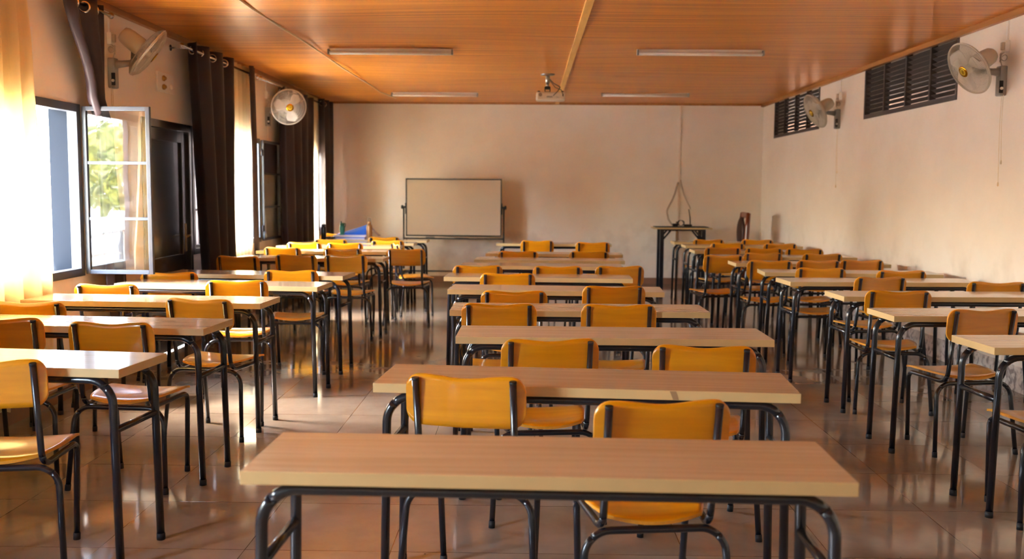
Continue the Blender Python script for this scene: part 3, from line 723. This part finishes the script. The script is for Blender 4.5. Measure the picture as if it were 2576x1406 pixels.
# ------------------------------------------------------------------ wall fans
def build_fan(side, y, n, label, roll=0, hub=None, pulls=True):
    """side=-1 on the left wall, +1 on the right wall; n = facing direction of the head"""
    xw = XL if side < 0 else XR; d = -side
    root = empty('wall_fan', (xw, y, 2.23)); tag(root, label, 'fan', 'wall fans')
    P = lambda p: Vector((p[0]-xw, p[1]-y, p[2]-2.23))
    def pb(mb, a, b, bev=0):
        a = P(a); b = P(b); lo = [min(a[i], b[i]) for i in range(3)]; hi = [max(a[i], b[i]) for i in range(3)]; mb.box(lo, hi, bev)
    mb = MB(); pb(mb, (xw, y-.04, 2.23), (xw+d*.055, y+.04, 2.46), .012); br = mb.build('wall_bracket', M_fangrey, root)
    mb = MB(); pb(mb, (xw+d*.030, y-.043, 2.25), (xw+d*.060, y-.036, 2.345), .002); mb.build('control_plate', M_black, br)
    mb = MB(); mb.lathe([(.011, 0), (.011, .012), (.008, .014)], 14, Matrix.Translation(P((xw+d*.045, y-.042, 2.285))) @ Matrix.Rotation(PI/2, 4, 'X')); mb.build('speed_knob', M_white, br)
    piv = Vector((xw+d*.19, y, 2.425))
    mb = MB(); mb.tube([P((xw+d*.03, y, 2.41)), P((xw+d*.10, y, 2.415)), P(piv)], [.034, .026, .022], 12); mb.lathe([(.026, -.03), (.026, .03)], 16, Matrix.Translation(P(piv)) @ Matrix.Rotation(PI/2, 4, 'X')); mb.build('arm', M_fangrey, root)
    n = Vector(n).normalized(); hub = Vector(hub)
    q = n.to_track_quat('Z', 'Y').to_matrix().to_4x4(); MT = Matrix.Translation(P(hub)) @ q
    # motor behind the guard
    mb = MB(); mb.lathe([(.02, -.235), (.05, -.228), (.064, -.205), (.07, -.16), (.072, -.07), (.066, -.055)], 24, MT); mo = mb.build('motor_housing', M_fan, root)
    bk = MT @ Vector((0, 0, -.12)); mb = MB(); mb.tube([P(piv), P(piv)+(bk-P(piv))*.6, bk], [.024, .022, .03], 10); mb.build('tilt_neck', M_fangrey, root)
    R = .212
    def cage(sign, name):
        mb = MB(); N = 100
        for k in range(N):
            a = 2*PI*k/N; pts = []
            for t in (0, .25, .5, .75, 1):
                rr = .05+(R-.05)*t; z = sign*(.055*math.sqrt(max(0, 1-(t*.98)**2.4)))
                pts.append(MT @ Vector((rr*math.cos(a+.25*t*sign), rr*math.sin(a+.25*t*sign), z)))
            mb.tube(pts, .0015, 3, caps=False)
        for rr in (.11, .165):
            t = (rr-.05)/(R-.05); z = sign*(.055*math.sqrt(1-(t*.98)**2.4))
            mb.torus(rr, .0014, MT @ Matrix.Translation((0, 0, z)), 40, 4)
        return mb.build(name, M_fan, root)
    cage(1, 'front_guard'); cage(-1, 'back_guard')
    mb = MB(); mb.torus(R, .0055, MT, 48, 8); mb.torus(R-.004, .004, MT @ Matrix.Translation((0, 0, .009)), 48, 6); mb.build('guard_rim', M_fan, root)
    mb = MB(); mb.lathe([(.034, .060), (.045, .058), (.046, .054)], 28, MT); mb.mi = 1; mb.lathe([(.014, .0595), (.026, .063), (.028, .060)], 24, MT); mb.build('centre_badge', [M_gold, plain('badge_relief', (225, 190, 60), .3, .6)], root)
    M_blade = M_bladeplastic
    for k in range(3):
        mb = MB()
        def bl(u, v, k=k):
            rr = .03+.155*u; a0 = 2*PI*k/3+roll; wdt = (.30+.62*math.sin(PI*min(1, u*.62+.22)))*(1 if u < .8 else math.sqrt(max(0.02, 1-((u-.8)/.2)**2)))
            a = a0+(v-.5)*wdt*1.15
            return (MT @ Vector((rr*math.cos(a), rr*math.sin(a), .022*(v-.5)*2))), (q @ Vector((0, 0, 1)))
        mb.slab(8, 8, bl, .003); mb.build('blade', M_blade, root)
    mb = MB(); mb.lathe([(.034, -.025), (.036, .02), (.02, .032)], 20, MT); mb.build('blade_hub', M_blade, root)
    if pulls:
        for k, (zz, yo) in enumerate(((1.71, -.05), (1.54, -.02))):
            mb = MB(); mb.tube([P((xw+d*.03, y+yo, 2.235)), P((xw+d*.028, y+yo+.01, 2.0)), P((xw+d*.022, y+yo, zz+.02))], .0018, 5); mb.lathe([(.003, .028), (.006, .02), (.007, 0), (.004, -.006)], 8, Matrix.Translation(P((xw+d*.022, y+yo, zz)))); mb.build('pull_cord', M_cord, root)
    # supply lead looped at the bracket
    mb = MB(); pts = []
    for k in range(34):
        a = k*.62; pts.append(P((xw+d*(.035+.022*math.sin(a*.5)), y-.012+.030*math.cos(a), 2.505+.025*math.sin(a)+.0010*k)))
    mb.tube([P((xw+d*.03, y, 2.46))]+pts+[P((xw+d*.03, y-.02, 2.56))], .0035, 6); mb.build('power_cord', M_fan, root)
    return root
M_bladeplastic = plain('translucent_fan_blade', (206, 196, 182), .35)
M_cord = plain('pull_cord_string', (232, 212, 172), .7)
def socket(side, y, label, labelt, zt=ZC-.05):
    xw = XL if side < 0 else XR; d = -side
    root = empty('wall_socket', (xw, y, 2.56)); tag(root, label, 'socket')
    mb = MB(); x = sorted((0, d*.035)); mb.box((x[0], -.035, 0), (x[1], .035, .09), .006); mb.build('socket_box', M_white, root)
    mb = MB(); x = sorted((d*.035, d*.06)); mb.box((x[0], -.03, .015), (x[1], 0, .075), .006); mb.build('plug', M_fan, root)
    mb = MB(); mb.lathe([(.004, 0), (.004, .003)], 8, Matrix.Translation((d*.035, .02, .07)) @ Matrix.Rotation(d*PI/2, 4, 'Y')); mb.build('red_light', M_red, root)
    x = sorted((xw, xw+d*.014)); mb = MB(); mb.box((x[0], y-.011, 2.65), (x[1], y+.011, zt), .002); o = mb.build('cable_trunking', M_white); tag(o, labelt, 'trunking')
M_red = bpy.data.materials.new('red_neon'); M_red.use_nodes = True
M_red.node_tree.nodes['Principled BSDF'].inputs['Emission Color'].default_value = (1, .08, .02, 1); M_red.node_tree.nodes['Principled BSDF'].inputs['Emission Strength'].default_value = 3
build_fan(-1, 7.50, (.74, .28, -.61), 'wall fan seen edge on above the open glazed sash', .3, hub=(-2.92, 7.50, 2.50))
build_fan(-1, 11.93, (.46, -.84, -.22), 'wall fan facing the room in front of the far left curtain', .9, hub=(-2.905, 11.80, 2.455))
build_fan(1, 7.70, (-.85, -.16, -.50), 'nearest wall fan of the right wall, in front of a louvred vent', .2, hub=(3.375, 7.66, 2.435))
build_fan(1, 11.73, (-.87, -.12, -.48), 'farther wall fan of the right wall, near the back corner', .5, hub=(3.375, 11.70, 2.435))
socket(-1, 7.50, 'white socket above the left edge-on fan', 'white cable trunking above the left edge-on fan')
socket(-1, 11.93, 'white socket above the far left fan', 'white cable trunking above the far left fan')
socket(1, 7.68, 'white socket above the nearest right wall fan', 'white cable trunking above the nearest right wall fan')
socket(1, 11.70, 'white socket above the farther right wall fan', 'white cable trunking above the farther right wall fan')

# broken switch plate on the left wall
sp = empty('junction_plate', (XL, 8.61, 2.39)); tag(sp, 'square white junction plate with two brass fittings beside the door curtain', 'junction plate')
mb = MB(); mb.box((0, -.19, -.085), (.02, .19, .085), .006); mb.build('plate', M_white, sp)
for (yy, zz) in ((-.07, .035), (-.07, -.04)):
    mb = MB(); mb.lathe([(.024, 0), (.026, .012), (.016, .022), (.012, .03)], 16, Matrix.Translation((.02, yy, zz)) @ Matrix.Rotation(PI/2, 4, 'Y')); mb.build('fitting', plain('aged_brass', (190, 150, 80), .3, .9), sp)
mb = MB(); mb.lathe([(.022, 0), (.024, .01), (.01, .02)], 16, Matrix.Translation((.02, .11, -.02)) @ Matrix.Rotation(PI/2, 4, 'Y')); mb.build('blank_cap', M_white, sp)
mb = MB(); mb.box((XL, 6.20, 2.33), (XL+.012, 6.33, 2.50), .004); tag(mb.build('blank_switch_plate', M_white), 'plain white plate on the wall above the cream curtain edge', 'switch plate')

# ------------------------------------------------------------------ ceiling fittings
def build_tube_light(x, y, label):
    root = empty('tube_light', (x, y, ZC-.018)); tag(root, label, 'ceiling light', 'fluorescent tube lights on the ceiling')
    mb = MB(); mb.box((-.61, .012, -.045), (.61, .052, .012), .004); mb.build('housing', M_white, root)
    mb = MB(); mb.tube([(-.595, -.014, -.032), (.595, -.014, -.032)], .013, 12); mb.build('tube', M_tubewhite, root)
    for s in (-1, 1):
        mb = MB(); a, b = sorted((s*.595, s*.612)); mb.box((a, -.032, -.05), (b, .014, 0), .003); mb.build('lamp_holder', M_fangrey, root)
M_tubewhite = plain('unlit_tube_glass', (246, 240, 230), .25)
build_tube_light(-1.365, 9.62, 'unlit tube light, near left of the four on the ceiling')
build_tube_light(1.64, 9.58, 'unlit tube light, near right of the four on the ceiling')
build_tube_light(-1.345, 13.87, 'unlit tube light, far left of the four on the ceiling')
build_tube_light(1.60, 13.74, 'unlit tube light, far right of the four on the ceiling')
mb = MB(); mb.tube([(-2.05, -1, ZC-.026)]+[(-2.09+.012*math.sin(k*1.7), 2+k*.9, ZC-.026) for k in range(14)]+[(-1.99, 14.6, ZC-.026)], .009, 6)
tag(mb.build('ceiling_cable', plain('white_cable', (232, 206, 170), .5)), 'thin pale cable clipped along the left of the ceiling', 'cable')
# projector
pj = empty('projector', (.205, 11.66, ZC)); tag(pj, 'white projector hanging from the ceiling beside the pale batten', 'projector')
mb = MB(); mb.lathe([(.085, -.004), (.08, -.022), (.03, -.03)], 24); mb.build('ceiling_plate', M_metal, pj)
mb = MB(); mb.tube([(0, 0, -.02), (0, 0, -.115)], .026, 16); mb.tube([(0, 0, -.115), (0, 0, -.15)], .018, 12); mb.build('pole', M_metal, pj)
mb = MB(); mb.box((-.032, -.03, -.185), (.032, .03, -.15), .006); mb.box((-.035, -.035, -.215), (-.025, .035, -.16)); mb.box((.025, -.035, -.215), (.035, .035, -.16)); mb.box((-.035, -.05, -.222), (.035, .05, -.212)); mb.build('mount_bracket', M_black, pj)
mb = MB(); mb.box((-.135, -.115, -.318), (.205, .115, -.222), .02); bd = mb.build('body', M_projbody, pj) if 'M_projbody' in globals() else mb.build('body', plain('off_white_casing', (214, 198, 178), .4), pj)
mb = MB(); mb.lathe([(.022, 0), (.022, .004)], 20, Matrix.Translation((-.085, -.115, -.256)) @ Matrix.Rotation(PI/2, 4, 'X')); mb.build('speaker_grille', plain('grey_grille', (150, 128, 108), .7), bd)
mb = MB(); mb.box((.172, -.119, -.275), (.186, -.113, -.245), .004); mb.build('socket_inlet', M_black, bd)
def letters(txt, size, loc, mat, parent):
    cu = bpy.data.curves.new('t', 'FONT'); cu.body = txt; cu.size = size; cu.extrude = .0008; cu.offset = size*.02
    t = bpy.data.objects.new('t', cu); COL.objects.link(t)
    dg = bpy.context.evaluated_depsgraph_get(); me = bpy.data.meshes.new_from_object(t.evaluated_get(dg)); bpy.data.objects.remove(t)
    me.materials.clear(); me.materials.append(mat)
    o = bpy.data.objects.new('lettering', me); COL.objects.link(o); o.parent = parent; o.location = loc; o.rotation_euler = (PI/2, 0, 0)
    return o
letters('EPSON', .022, (-.010, -.1165, -.2885), M_black, bd)
letters('Tms', .018, (.100, -.1165, -.2895), M_fangrey, bd)
mb = MB(); mb.tube(fillet([(.02, -.01, -.06), (.07, -.06, -.12), (.15, -.09, -.165), (.115, -.13, -.22), (.065, -.125, -.27)], [.05, .02, .03], 5), .005, 6); mb.tube(fillet([(.02, .0, -.07), (.09, -.05, -.17), (.16, -.125, -.20), (.178, -.13, -.26)], [.05, .03], 5), .004, 6); mb.build('cables', M_black, pj)
for s in (-.105, .175):
    mb = MB(); mb.lathe([(.016, -.225), (.016, -.212), (.01, -.209)], 12, Matrix.Translation((s, -.07, 0))); mb.build('foot', M_black, bd)

# ------------------------------------------------------------------ whiteboard on its stand
WY = 15.05
wb = empty('whiteboard', (-1.165, WY, 0)); tag(wb, 'mobile whiteboard on a dark stand in front of the back wall', 'whiteboard')
M_green = plain('dark_green_frame', (24, 30, 28), .4)
mb = MB(); mb.box((-.725, -.008, .775), (.725, .008, 1.630)); pn = mb.build('board_panel', plain('whiteboard_enamel', (196, 180, 162), .22, noise=.03, scale=4), wb)
mb = MB()
mb.box((-.742, -.014, 1.628), (.742, .014, 1.648)); mb.box((-.742, -.014, .757), (.742, .014, .777)); mb.box((-.742, -.014, .777), (-.724, .014, 1.628)); mb.box((.724, -.014, .777), (.742, .014, 1.628)); mb.build('board_frame', M_green, wb)
for s in (-1, 1):
    mb = MB(); mb.tube([(s*.775, 0, .06), (s*.775, 0, 1.20)], .012, 8); mb.build('post', M_green, wb)
for s in (-1, 1):
    mb = MB(); mb.tube([(s*.74, 0, 1.205), (s*.81, 0, 1.205)], .015, 10); mb.lathe([(.03, 0), (.03, .022), (.018, .03)], 12, Matrix.Translation((s*.785, 0, 1.205)) @ Matrix.Rotation(s*PI/2, 4, 'Y')); mb.box((s*.742-.01, -.012, 1.10), (s*.742+.01, .012, 1.27)); mb.build('pivot_knob', M_green, wb)
mb = MB(); mb.box((-.775, -.06, .712), (.775, .01, .722)); mb.box((-.775, -.06, .722), (.775, -.055, .735)); tr = mb.build('pen_tray', M_green, wb)
mb = MB(); mb.tube([(-.775, 0, .215), (.775, 0, .215)], .013, 8); mb.build('lower_bar', M_green, wb)
for s in (-1, 1):
    mb = MB(); mb.tube([(s*.775, -.30, .05), (s*.775, 0, .075), (s*.775, .30, .05)], .013, 8)
    for yy in (-.29, .29): mb.lathe([(.012, .05), (.024, .044), (.024, .006), (.012, 0)], 12, Matrix.Translation((s*.775, yy, 0)))
    mb.build('caster_foot', M_green, wb)
for (xx, wd, nm) in ((-.36, .07, 'board eraser with a curved top on the pen tray'),):
    mb = MB(); mb.box((-1.165+xx-wd, WY-.053, .7225), (-1.165+xx+wd, WY-.017, .752), .008); tag(mb.build('board_eraser', M_fangrey), nm, 'eraser')
for k, xx in enumerate((-.12, .23)):
    mb = MB(); mb.tube([(-1.165+xx, WY-.035, .731), (-1.165+xx+.13, WY-.035, .731)], .008, 8); o = mb.build('marker_pen', M_white); tag(o, ('white marker pen near the middle of the tray', 'white marker pen farther right on the tray')[k], 'marker pen', 'marker pens on the whiteboard tray')

# ------------------------------------------------------------------ high table with router
tb = empty('high_table', (2.34, 15.0, 0)); tag(tb, 'high table with dark braced legs against the back wall', 'table')
mb = MB(); mb.box((-.44, -.22, .905), (.44, .22, .928), .004); mb.build('tabletop', [M_deskedge], tb)
for sx in (-1, 1):
    for sy in (-1, 1):
        mb = MB(); mb.box((sx*.315-.03, sy*.17-.02, 0), (sx*.315+.03, sy*.17+.02, .885), .004); mb.build('leg', M_tube, tb)
for sy in (-1, 1):
    mb = MB(); mb.box((-.345, sy*.17-.015, .878), (.345, sy*.17+.015, .905), .003)
    for sx in (-1, 1):
        mb.tube([(sx*.300, sy*.17, .745), (sx*.185, sy*.17, .885)], .014, 4)
    mb.build('braced_rail', M_tube, tb)
mb = MB(); mb.box((1.93, 14.83, .928), (2.735, 15.18, .940), .003); o = mb.build('desk_mat', plain('dark_green_mat', (40, 46, 40), .7)); tag(o, 'thin dark mat lying on the high table', 'mat')
ro = empty('router', (2.445, 14.98, .940)); tag(ro, 'small black router with an upright antenna on the high table', 'router')
mb = MB(); mb.box((-.07, -.05, 0), (.05, .05, .035), .008); mb.build('body', M_black, ro)
mb = MB(); mb.tube([(.035, .03, .03), (.028, .03, .14), (.005, .03, .265)], [.009, .009, .006], 8); mb.build('antenna', M_black, ro)
mb = MB(); mb.box((2.20, 14.93, .940), (2.28, 15.01, .985), .006); tag(mb.build('power_adapter', M_black), 'black power adapter box beside the router', 'adapter')
mb = MB(); pts = []
for k in range(60):
    a = k*.55; pts.append((2.315+.045*math.cos(a)+.0004*k, 14.95+.012*math.sin(a*.31), .995+.042*math.sin(a)))
mb.tube(pts, .003, 5); tag(mb.build('coiled_cable', M_black), 'loosely coiled dark cable between adapter and router', 'cable')
mb = MB(); mb.box((2.355, YB-.016, 1.0), (2.385, YB, ZC-.03), .002); tag(mb.build('cable_trunking', plain('cream_trunking', (234, 216, 198), .5)), 'tall cable trunking down the back wall above the high table', 'trunking')
mb = MB(); mb.box((2.335, YB-.02, .10), (2.372, YB, 1.0), .002); tag(mb.build('cable_trunking', plain('brown_trunking', (150, 116, 84), .5)), 'lower brown cable trunking behind the high table', 'trunking')
mb = MB(); mb.tube(fillet([(2.35, YB-.03, 1.62), (2.29, YB-.06, 1.40), (2.14, 15.2, 1.18), (2.15, 15.1, 1.05), (2.20, 15.03, .965)], [.2, .2, .1], 6), .014, 8); tag(mb.build('flexible_conduit', plain('grey_conduit', (176, 164, 146), .5)), 'grey flexible conduit curving down to the high table', 'conduit')
mb = MB(); mb.tube(fillet([(2.39, YB-.02, 1.66), (2.45, YB-.015, 1.42), (2.56, YB-.012, 1.20)], [.3], 6), .0035, 6); tag(mb.build('loose_wire', plain('tan_wire', (170, 140, 114), .6)), 'thin wire hanging against the back wall right of the conduit', 'wire')

# ------------------------------------------------------------------ carved wooden armchair in the back right corner
M_mahog = wood('dark_mahogany', (92, 32, 8), (128, 52, 14), .3, .5, (12, 12, 2))
ac = empty('wooden_armchair', (2.99, 14.3, 0), rad(90)); tag(ac, 'dark mahogany dining chair seen side on in the back right corner', 'chair')
# local: faces +Y (after rotation faces -X)
for s in (-1, 1):
    mb = MB(); mb.tube([(s*.21, -.10, 0), (s*.21, -.13, .45), (s*.21, -.16, 1.0), (s*.20, -.175, 1.17)], [.03, .036, .036, .032], 4); mb.build('rear_leg', M_mahog, ac)
    mb = MB(); mb.tube([(s*.21, .30, 0), (s*.21, .30, .44)], .022, 4); mb.build('leg', M_mahog, ac)
mb = MB(); mb.box((-.24, -.14, .43), (.24, .34, .48), .015); mb.build('seat', plain('brown_leatherette', (70, 30, 16), .4), ac)
mb = MB(); mb.box((-.2, -.135, .36), (.2, -.115, .43)); mb.box((-.2, .29, .36), (.2, .31, .43)); mb.box((-.22, -.1, .36), (-.2, .3, .43)); mb.box((.2, -.1, .36), (.22, .3, .43)); mb.build('seat_rail', M_mahog, ac)
mb = MB(); mb.box((-.2, -.185, 1.10), (.2, -.15, 1.18), .01); mb.build('top_rail', M_mahog, ac)
mb = MB(); mb.box((-.2, -.16, .62), (.2, -.14, .68), .006); mb.build('lower_back_rail', M_mahog, ac)
mb = MB()
def cush(u, v):
    a = 2*PI*u; t = PI*v
    return (.19*math.sin(t)*math.cos(a), -.115+.05*math.cos(t), .88+.235*math.sin(t)*math.sin(a))
mb.grid(24, 12, cush); mb.build('back_cushion', plain('dark_brown_pad', (52, 20, 8), .5), ac)
for s in (-1, 1):
    mb = MB(); mb.tube([(s*.225, -.14, .70), (s*.235, .10, .715), (s*.235, .30, .70)], .016, 8); mb.tube([(s*.235, .25, .70), (s*.225, .24, .46)], .014, 8); mb.build('armrest', M_mahog, ac)

# ------------------------------------------------------------------ things on the farthest left desk
T = DZ
def bottle(name, x, y, prof, mats, label, extra=None):
    root = empty(name, (x, y, T)); tag(root, label, 'bottle')
    body, capp = prof
    mb = MB(); mb.lathe(body, 24); mb.build('body', mats[0], root)
    mb = MB(); mb.lathe(capp, 20); mb.build('cap', mats[1], root)
    if extra: extra(root)
M_teal = plain('teal_plastic', (30, 120, 100), .3, 0, .4); M_tealdark = plain('dark_teal_plastic', (10, 74, 56), .4)
M_bronze = plain('bronze_bottle', (160, 112, 66), .35, .3); M_blackb = plain('black_bottle', (26, 22, 22), .3, .2)
def spout(root):
    mb = MB(); mb.tube([(-.012, 0, .212), (-.014, 0, .245)], .010, 10); mb.build('spout', M_tealdark, root)
    mb = MB(); mb.tube(fillet([(.012, 0, .215), (.048, 0, .215), (.045, 0, .18), (.036, 0, .165)], [.01, .01], 4), .005, 6); mb.build('handle', M_tealdark, root)
bottle('water_bottle', -2.565, 13.32, ([(.030, 0), (.038, .006), (.038, .05), (.032, .085), (.037, .12), (.038, .165), (.030, .19)], [(.030, .188), (.034, .192), (.034, .212), (.024, .222)]), (M_teal, M_tealdark), 'teal water bottle with a spout lid on the farthest left desk', spout)
def hoop(root):
    mb = MB(); mb.tube(fillet([(-.018, 0, .245), (-.026, 0, .30), (.026, 0, .30), (.018, 0, .245)], [.02, .02], 5), .004, 6); mb.build('carry_loop', M_metal, root)
bottle('water_bottle', -2.165, 13.165, ([(.036, 0), (.040, .006), (.040, .175), (.034, .205)], [(.026, .203), (.024, .235), (.016, .25)]), (M_bronze, M_bronze), 'tall bronze water bottle with a carry loop beside the blue folder', hoop)
bottle('water_bottle', -2.80, 13.22, ([(.030, 0), (.036, .006), (.036, .155), (.026, .175)], [(.027, .173), (.028, .20), (.024, .205)]), (M_blackb, M_black), 'black water bottle at the window end of the farthest left desk')
random.seed(3)
for k in range(4):
    mb = MB(); mb.box((-.23+random.uniform(-.015, .015), -.11, k*.0145), (.19+random.uniform(-.02, .02), .10, k*.0145+.0135), .002)
    o = mb.build('paper_stack', plain('white_paper', (222, 218, 226), .7) if k != 1 else plain('blue_cover', (40, 90, 200), .5)); o.location = (-2.44, 13.38, T); o.rotation_euler = (0, 0, rad(random.uniform(-3, 3)))
    tag(o, ('bottom white paper stack under the blue folder', 'blue covered booklet second from the bottom of the paper pile', 'white paper stack third from the bottom of the pile', 'topmost white paper stack under the blue folder')[k], 'papers', 'papers piled on the farthest left desk')
fo = empty('ring_binder', (-2.30, 13.42, T+.058)); tag(fo, 'open blue folder propped up like a tent on the papers', 'folder')
mb = MB(); mb.slab(8, 2, lambda u, v: ((-.34+.41*u, -.13+.2*v, .006+v*(.012+.128*u-.010*math.sin(PI*u))), (-.2, -.6, 1)), .004); mb.build('front_cover', plain('bright_blue_card', (10, 96, 214), .45), fo)
mb = MB(); mb.slab(6, 2, lambda u, v: ((.07+.165*u, -.10+.2*v, .142-.158*u), (.6, 0, 1)), .004); mb.build('back_cover', plain('pale_inner_card', (200, 196, 206), .6), fo)
mb = MB(); mb.box((.07, -.08, -.054), (.26, .08, -.040), .004); mb.build('blue_spine', plain('deep_blue_card', (10, 70, 150), .5), fo)
mb = MB(); pts = []
for k in range(50):
    a = k*.9; pts.append((-2.72+.055*math.cos(a)+.02*math.sin(a*.37), 13.23+.03*math.sin(a*1.3), T+.012+.010*(1+math.sin(a*.7))))
mb.tube(pts, .006, 5); tag(mb.build('tangled_cable', M_black), 'tangle of black cable between the black and teal bottles', 'cable')

# ------------------------------------------------------------------ outdoors, left side
M_ground = plain('pale_dusty_ground', (190, 184, 174), .9, noise=.12, scale=.6)
mb = MB(); mb.box((-90, -60, -1.7), (XL-2.2, 90, -1.6)); tag(mb.build('ground', M_ground), kind='structure')
mb = MB(); mb.box((XL-2.2, -20, -1.7), (XL-.2, 40, -.05)); tag(mb.build('terrace_floor', plain('pale_concrete', (186, 184, 180), .8, noise=.1, scale=2)), kind='structure')
mb = MB(); mb.box((XL-.85, YF-1, 2.72), (XL-.2, 12.6, 2.84)); mb.box((XL-.91, YF-1, 2.64), (XL-.85, 12.6, 2.86)); tag(mb.build('sun_shading_eave', plain('brown_eave_boards', (120, 88, 64), .7)), kind='structure')  # mirrored by the open sash; rest added to block sun, cut short at far end
mb = MB(); mb.box((XL-.2, YF-1, 3.0), (XR+2.3, YB+18, 3.12)); tag(mb.build('roof', plain('roof_slab', (92, 66, 46), .8)), kind='structure')
for yy in (4.05, 8.6, 13.2):
    mb = MB(); mb.box((XL-.86, yy-.06, -.05), (XL-.74, yy+.06, 2.72)); tag(mb.build('pillar', M_reveal), kind='structure')
# low neighbouring buildings
def house(x, y, wx, wy, h, wallc, roofc, label):
    root = empty('building', (x, y, -1.6)); tag(root, label, 'building')
    mb = MB(); mb.box((-wx/2, -wy/2, 0), (wx/2, wy/2, h)); mb.build('walls', wallc, root)
    mb = MB(); ov = .4
    mb._new([(-wx/2-ov, -wy/2-ov, h), (wx/2+ov, -wy/2-ov, h), (wx/2+ov, wy/2+ov, h), (-wx/2-ov, wy/2+ov, h), (0, -wy/2-ov, h+wx*.2), (0, wy/2+ov, h+wx*.2)],
            [(0, 4, 5, 3), (1, 2, 5, 4), (0, 1, 4), (2, 3, 5), (0, 3, 2, 1)]); mb.build('roof', roofc, root)
    for k in range(3):
        yy = -wy/2+wy*(k+.5)/3
        mb = MB(); mb.box((wx/2, yy-.45, h*.4), (wx/2+.03, yy+.45, h*.8)); mb.build('window', M_frame, root)
M_housewall = plain('cream_render', (226, 210, 180), .8); M_tin = plain('weathered_tin_roof', (205, 205, 205), .45, .3, noise=.1, scale=1); M_rust = plain('brown_sheet_roof', (140, 96, 66), .7, noise=.2, scale=2)
house(-17, 34, 8, 9, 2.4, M_housewall, M_rust, 'low cream building beyond the open left window')
house(-11, -10, 4.5, 7, 1.5, M_housewall, M_tin, 'tin roofed shed mirrored in the open sash glass')
house(-21, -13, 5, 12, 2.4, M_rust, M_rust, 'brown roofed shed mirrored behind the tin shed')
mb = MB()
for zz in (.35, .62, .9): mb.box((XL-2.15, -18, zz-.02), (XL-2.11, 38, zz+.02))
for k in range(24): mb.box((XL-2.16, -18+k*2.4, -.05), (XL-2.10, -17.94+k*2.4, .92))
tag(mb.build('terrace_railing', M_frame), 'dark terrace railing outside the left windows', 'railing')
def leaf_mat(name, a, b_):
    m, n, b = new_mat(name); oi = n.nodes.new('ShaderNodeTexNoise'); oi.inputs['Scale'].default_value = 1.6; tc = n.nodes.new('ShaderNodeTexCoord'); n.links.new(tc.outputs['Object'], oi.inputs['Vector'])
    r = ramp(n, [(.35, lin(a)), (.65, lin(b_))]); n.links.new(oi.outputs['Fac'], r.inputs[0]); n.links.new(r.outputs[0], b.inputs['Base Color']); b.inputs['Roughness'].default_value = .6
    return m
M_leaf = leaf_mat('sunlit_leaves', (60, 74, 24), (140, 138, 48)); M_bark = plain('bark', (90, 72, 54), .9)
def tree_mesh(seed):
    random.seed(seed); mb = MB(); blobs = [(Vector((random.uniform(-1, 1)*1.3, random.uniform(-1, 1)*1.5, 2.2+random.uniform(0, 2.3))), random.uniform(.8, 1.3)) for _ in range(9)]
    for c, r in blobs:
        for _ in range(300):
            d = Vector((random.gauss(0, 1), random.gauss(0, 1), random.gauss(0, 1))).normalized()*r*random.uniform(.6, 1.05); p = c+d
            s = random.uniform(.06, .13); e1 = Vector((random.gauss(0, 1), random.gauss(0, 1), random.gauss(0, 1))).normalized(); e2 = e1.cross(d).normalized()
            mb._new([p-e1*s, p+e2*s*.5, p+e1*s, p-e2*s*.5], [(0, 1, 2, 3)])
    return mb
T1 = []
for sdd in (1, 2):
    root = empty('tree'); cr = tree_mesh(sdd).build('crown', M_leaf, root, recalc=False)
    mb = MB(); mb.tube([(0, 0, 0), (.1, 0, 1.4), (0, .1, 2.8)], [.16, .12, .07], 8); mb.build('trunk', M_bark, root); T1.append(root)
spots = [(-13, -17.5, 1.05), (-7.6, -22, 1.0), (-16.5, -22.5, 1.1), (-12, -26, 1.2), (-24, -25, 1.4), (-22, -3, 1.2), (-28, -14, 1.5), (-5, -30, 1.2), (-22, 12, 1.2), (-30, 30, 1.5)]
TL = ['tree right behind the tin shed, mirrored in the open sash', 'tree behind the tin shed on its room side', 'second tree behind the tin shed, farther into the yard', 'tree last in the clump behind the tin shed', 'far tree behind the brown shed', 'tree between sheds and terrace', 'farthest broad tree across the yard', 'tree farthest along the fence', 'tree across the yard from the door', 'tree beside the cream building']
for k, (x, y, s) in enumerate(spots):
    o = T1[k] if k < 2 else copy_tree(T1[k % 2]); o.location = (x, y, -1.6); o.scale = (s, s, s); o.rotation_euler = (0, 0, k*1.3)
    tag(o, TL[k], 'tree', 'trees beyond the left windows')
mb = MB(); random.seed(5)
for _ in range(5000):
    p = Vector((random.uniform(-8.2, -6.6), random.uniform(-20, 4), 0)); p.z = -1.6+random.uniform(0, 1.0)
    s = random.uniform(.06, .12); e1 = Vector((random.gauss(0, 1), random.gauss(0, 1), random.gauss(0, 1))).normalized(); e2 = e1.orthogonal().normalized()
    mb._new([p-e1*s, p+e2*s*.5, p+e1*s, p-e2*s*.5], [(0, 1, 2, 3)])
tag(mb.build('hedge', M_leaf, recalc=False), 'low leafy hedge mirrored at the foot of the open sash', 'hedge', kind='stuff')

# corridor behind the right wall, seen through the louvres
M_corr = plain('corridor_plaster', (112, 78, 56), .9)
wall_with_holes('corridor_wall', XR+2.2, XR+2.35, YF-1, YB+18, 3.0, [(28.5, 32, .2, 2.2)], M_corr)  # far opening added to let a little daylight into the corridor
for k, yy in enumerate((YF-1, YB+17.85)):
    mb = MB(); mb.box((XR+.2, yy, -.05), (XR+2.2, yy+.15, 3.0)); tag(mb.build('corridor_sky_blocker', M_corr), kind='structure')  # unseen end walls added to shut sky light out of the corridor
mb = MB(); mb.box((XR+.2, YF-1, -.1), (XR+12, YB+18, -.05)); tag(mb.build('corridor_floor', plain('trodden_grass', (84, 88, 52), .9)), kind='structure')
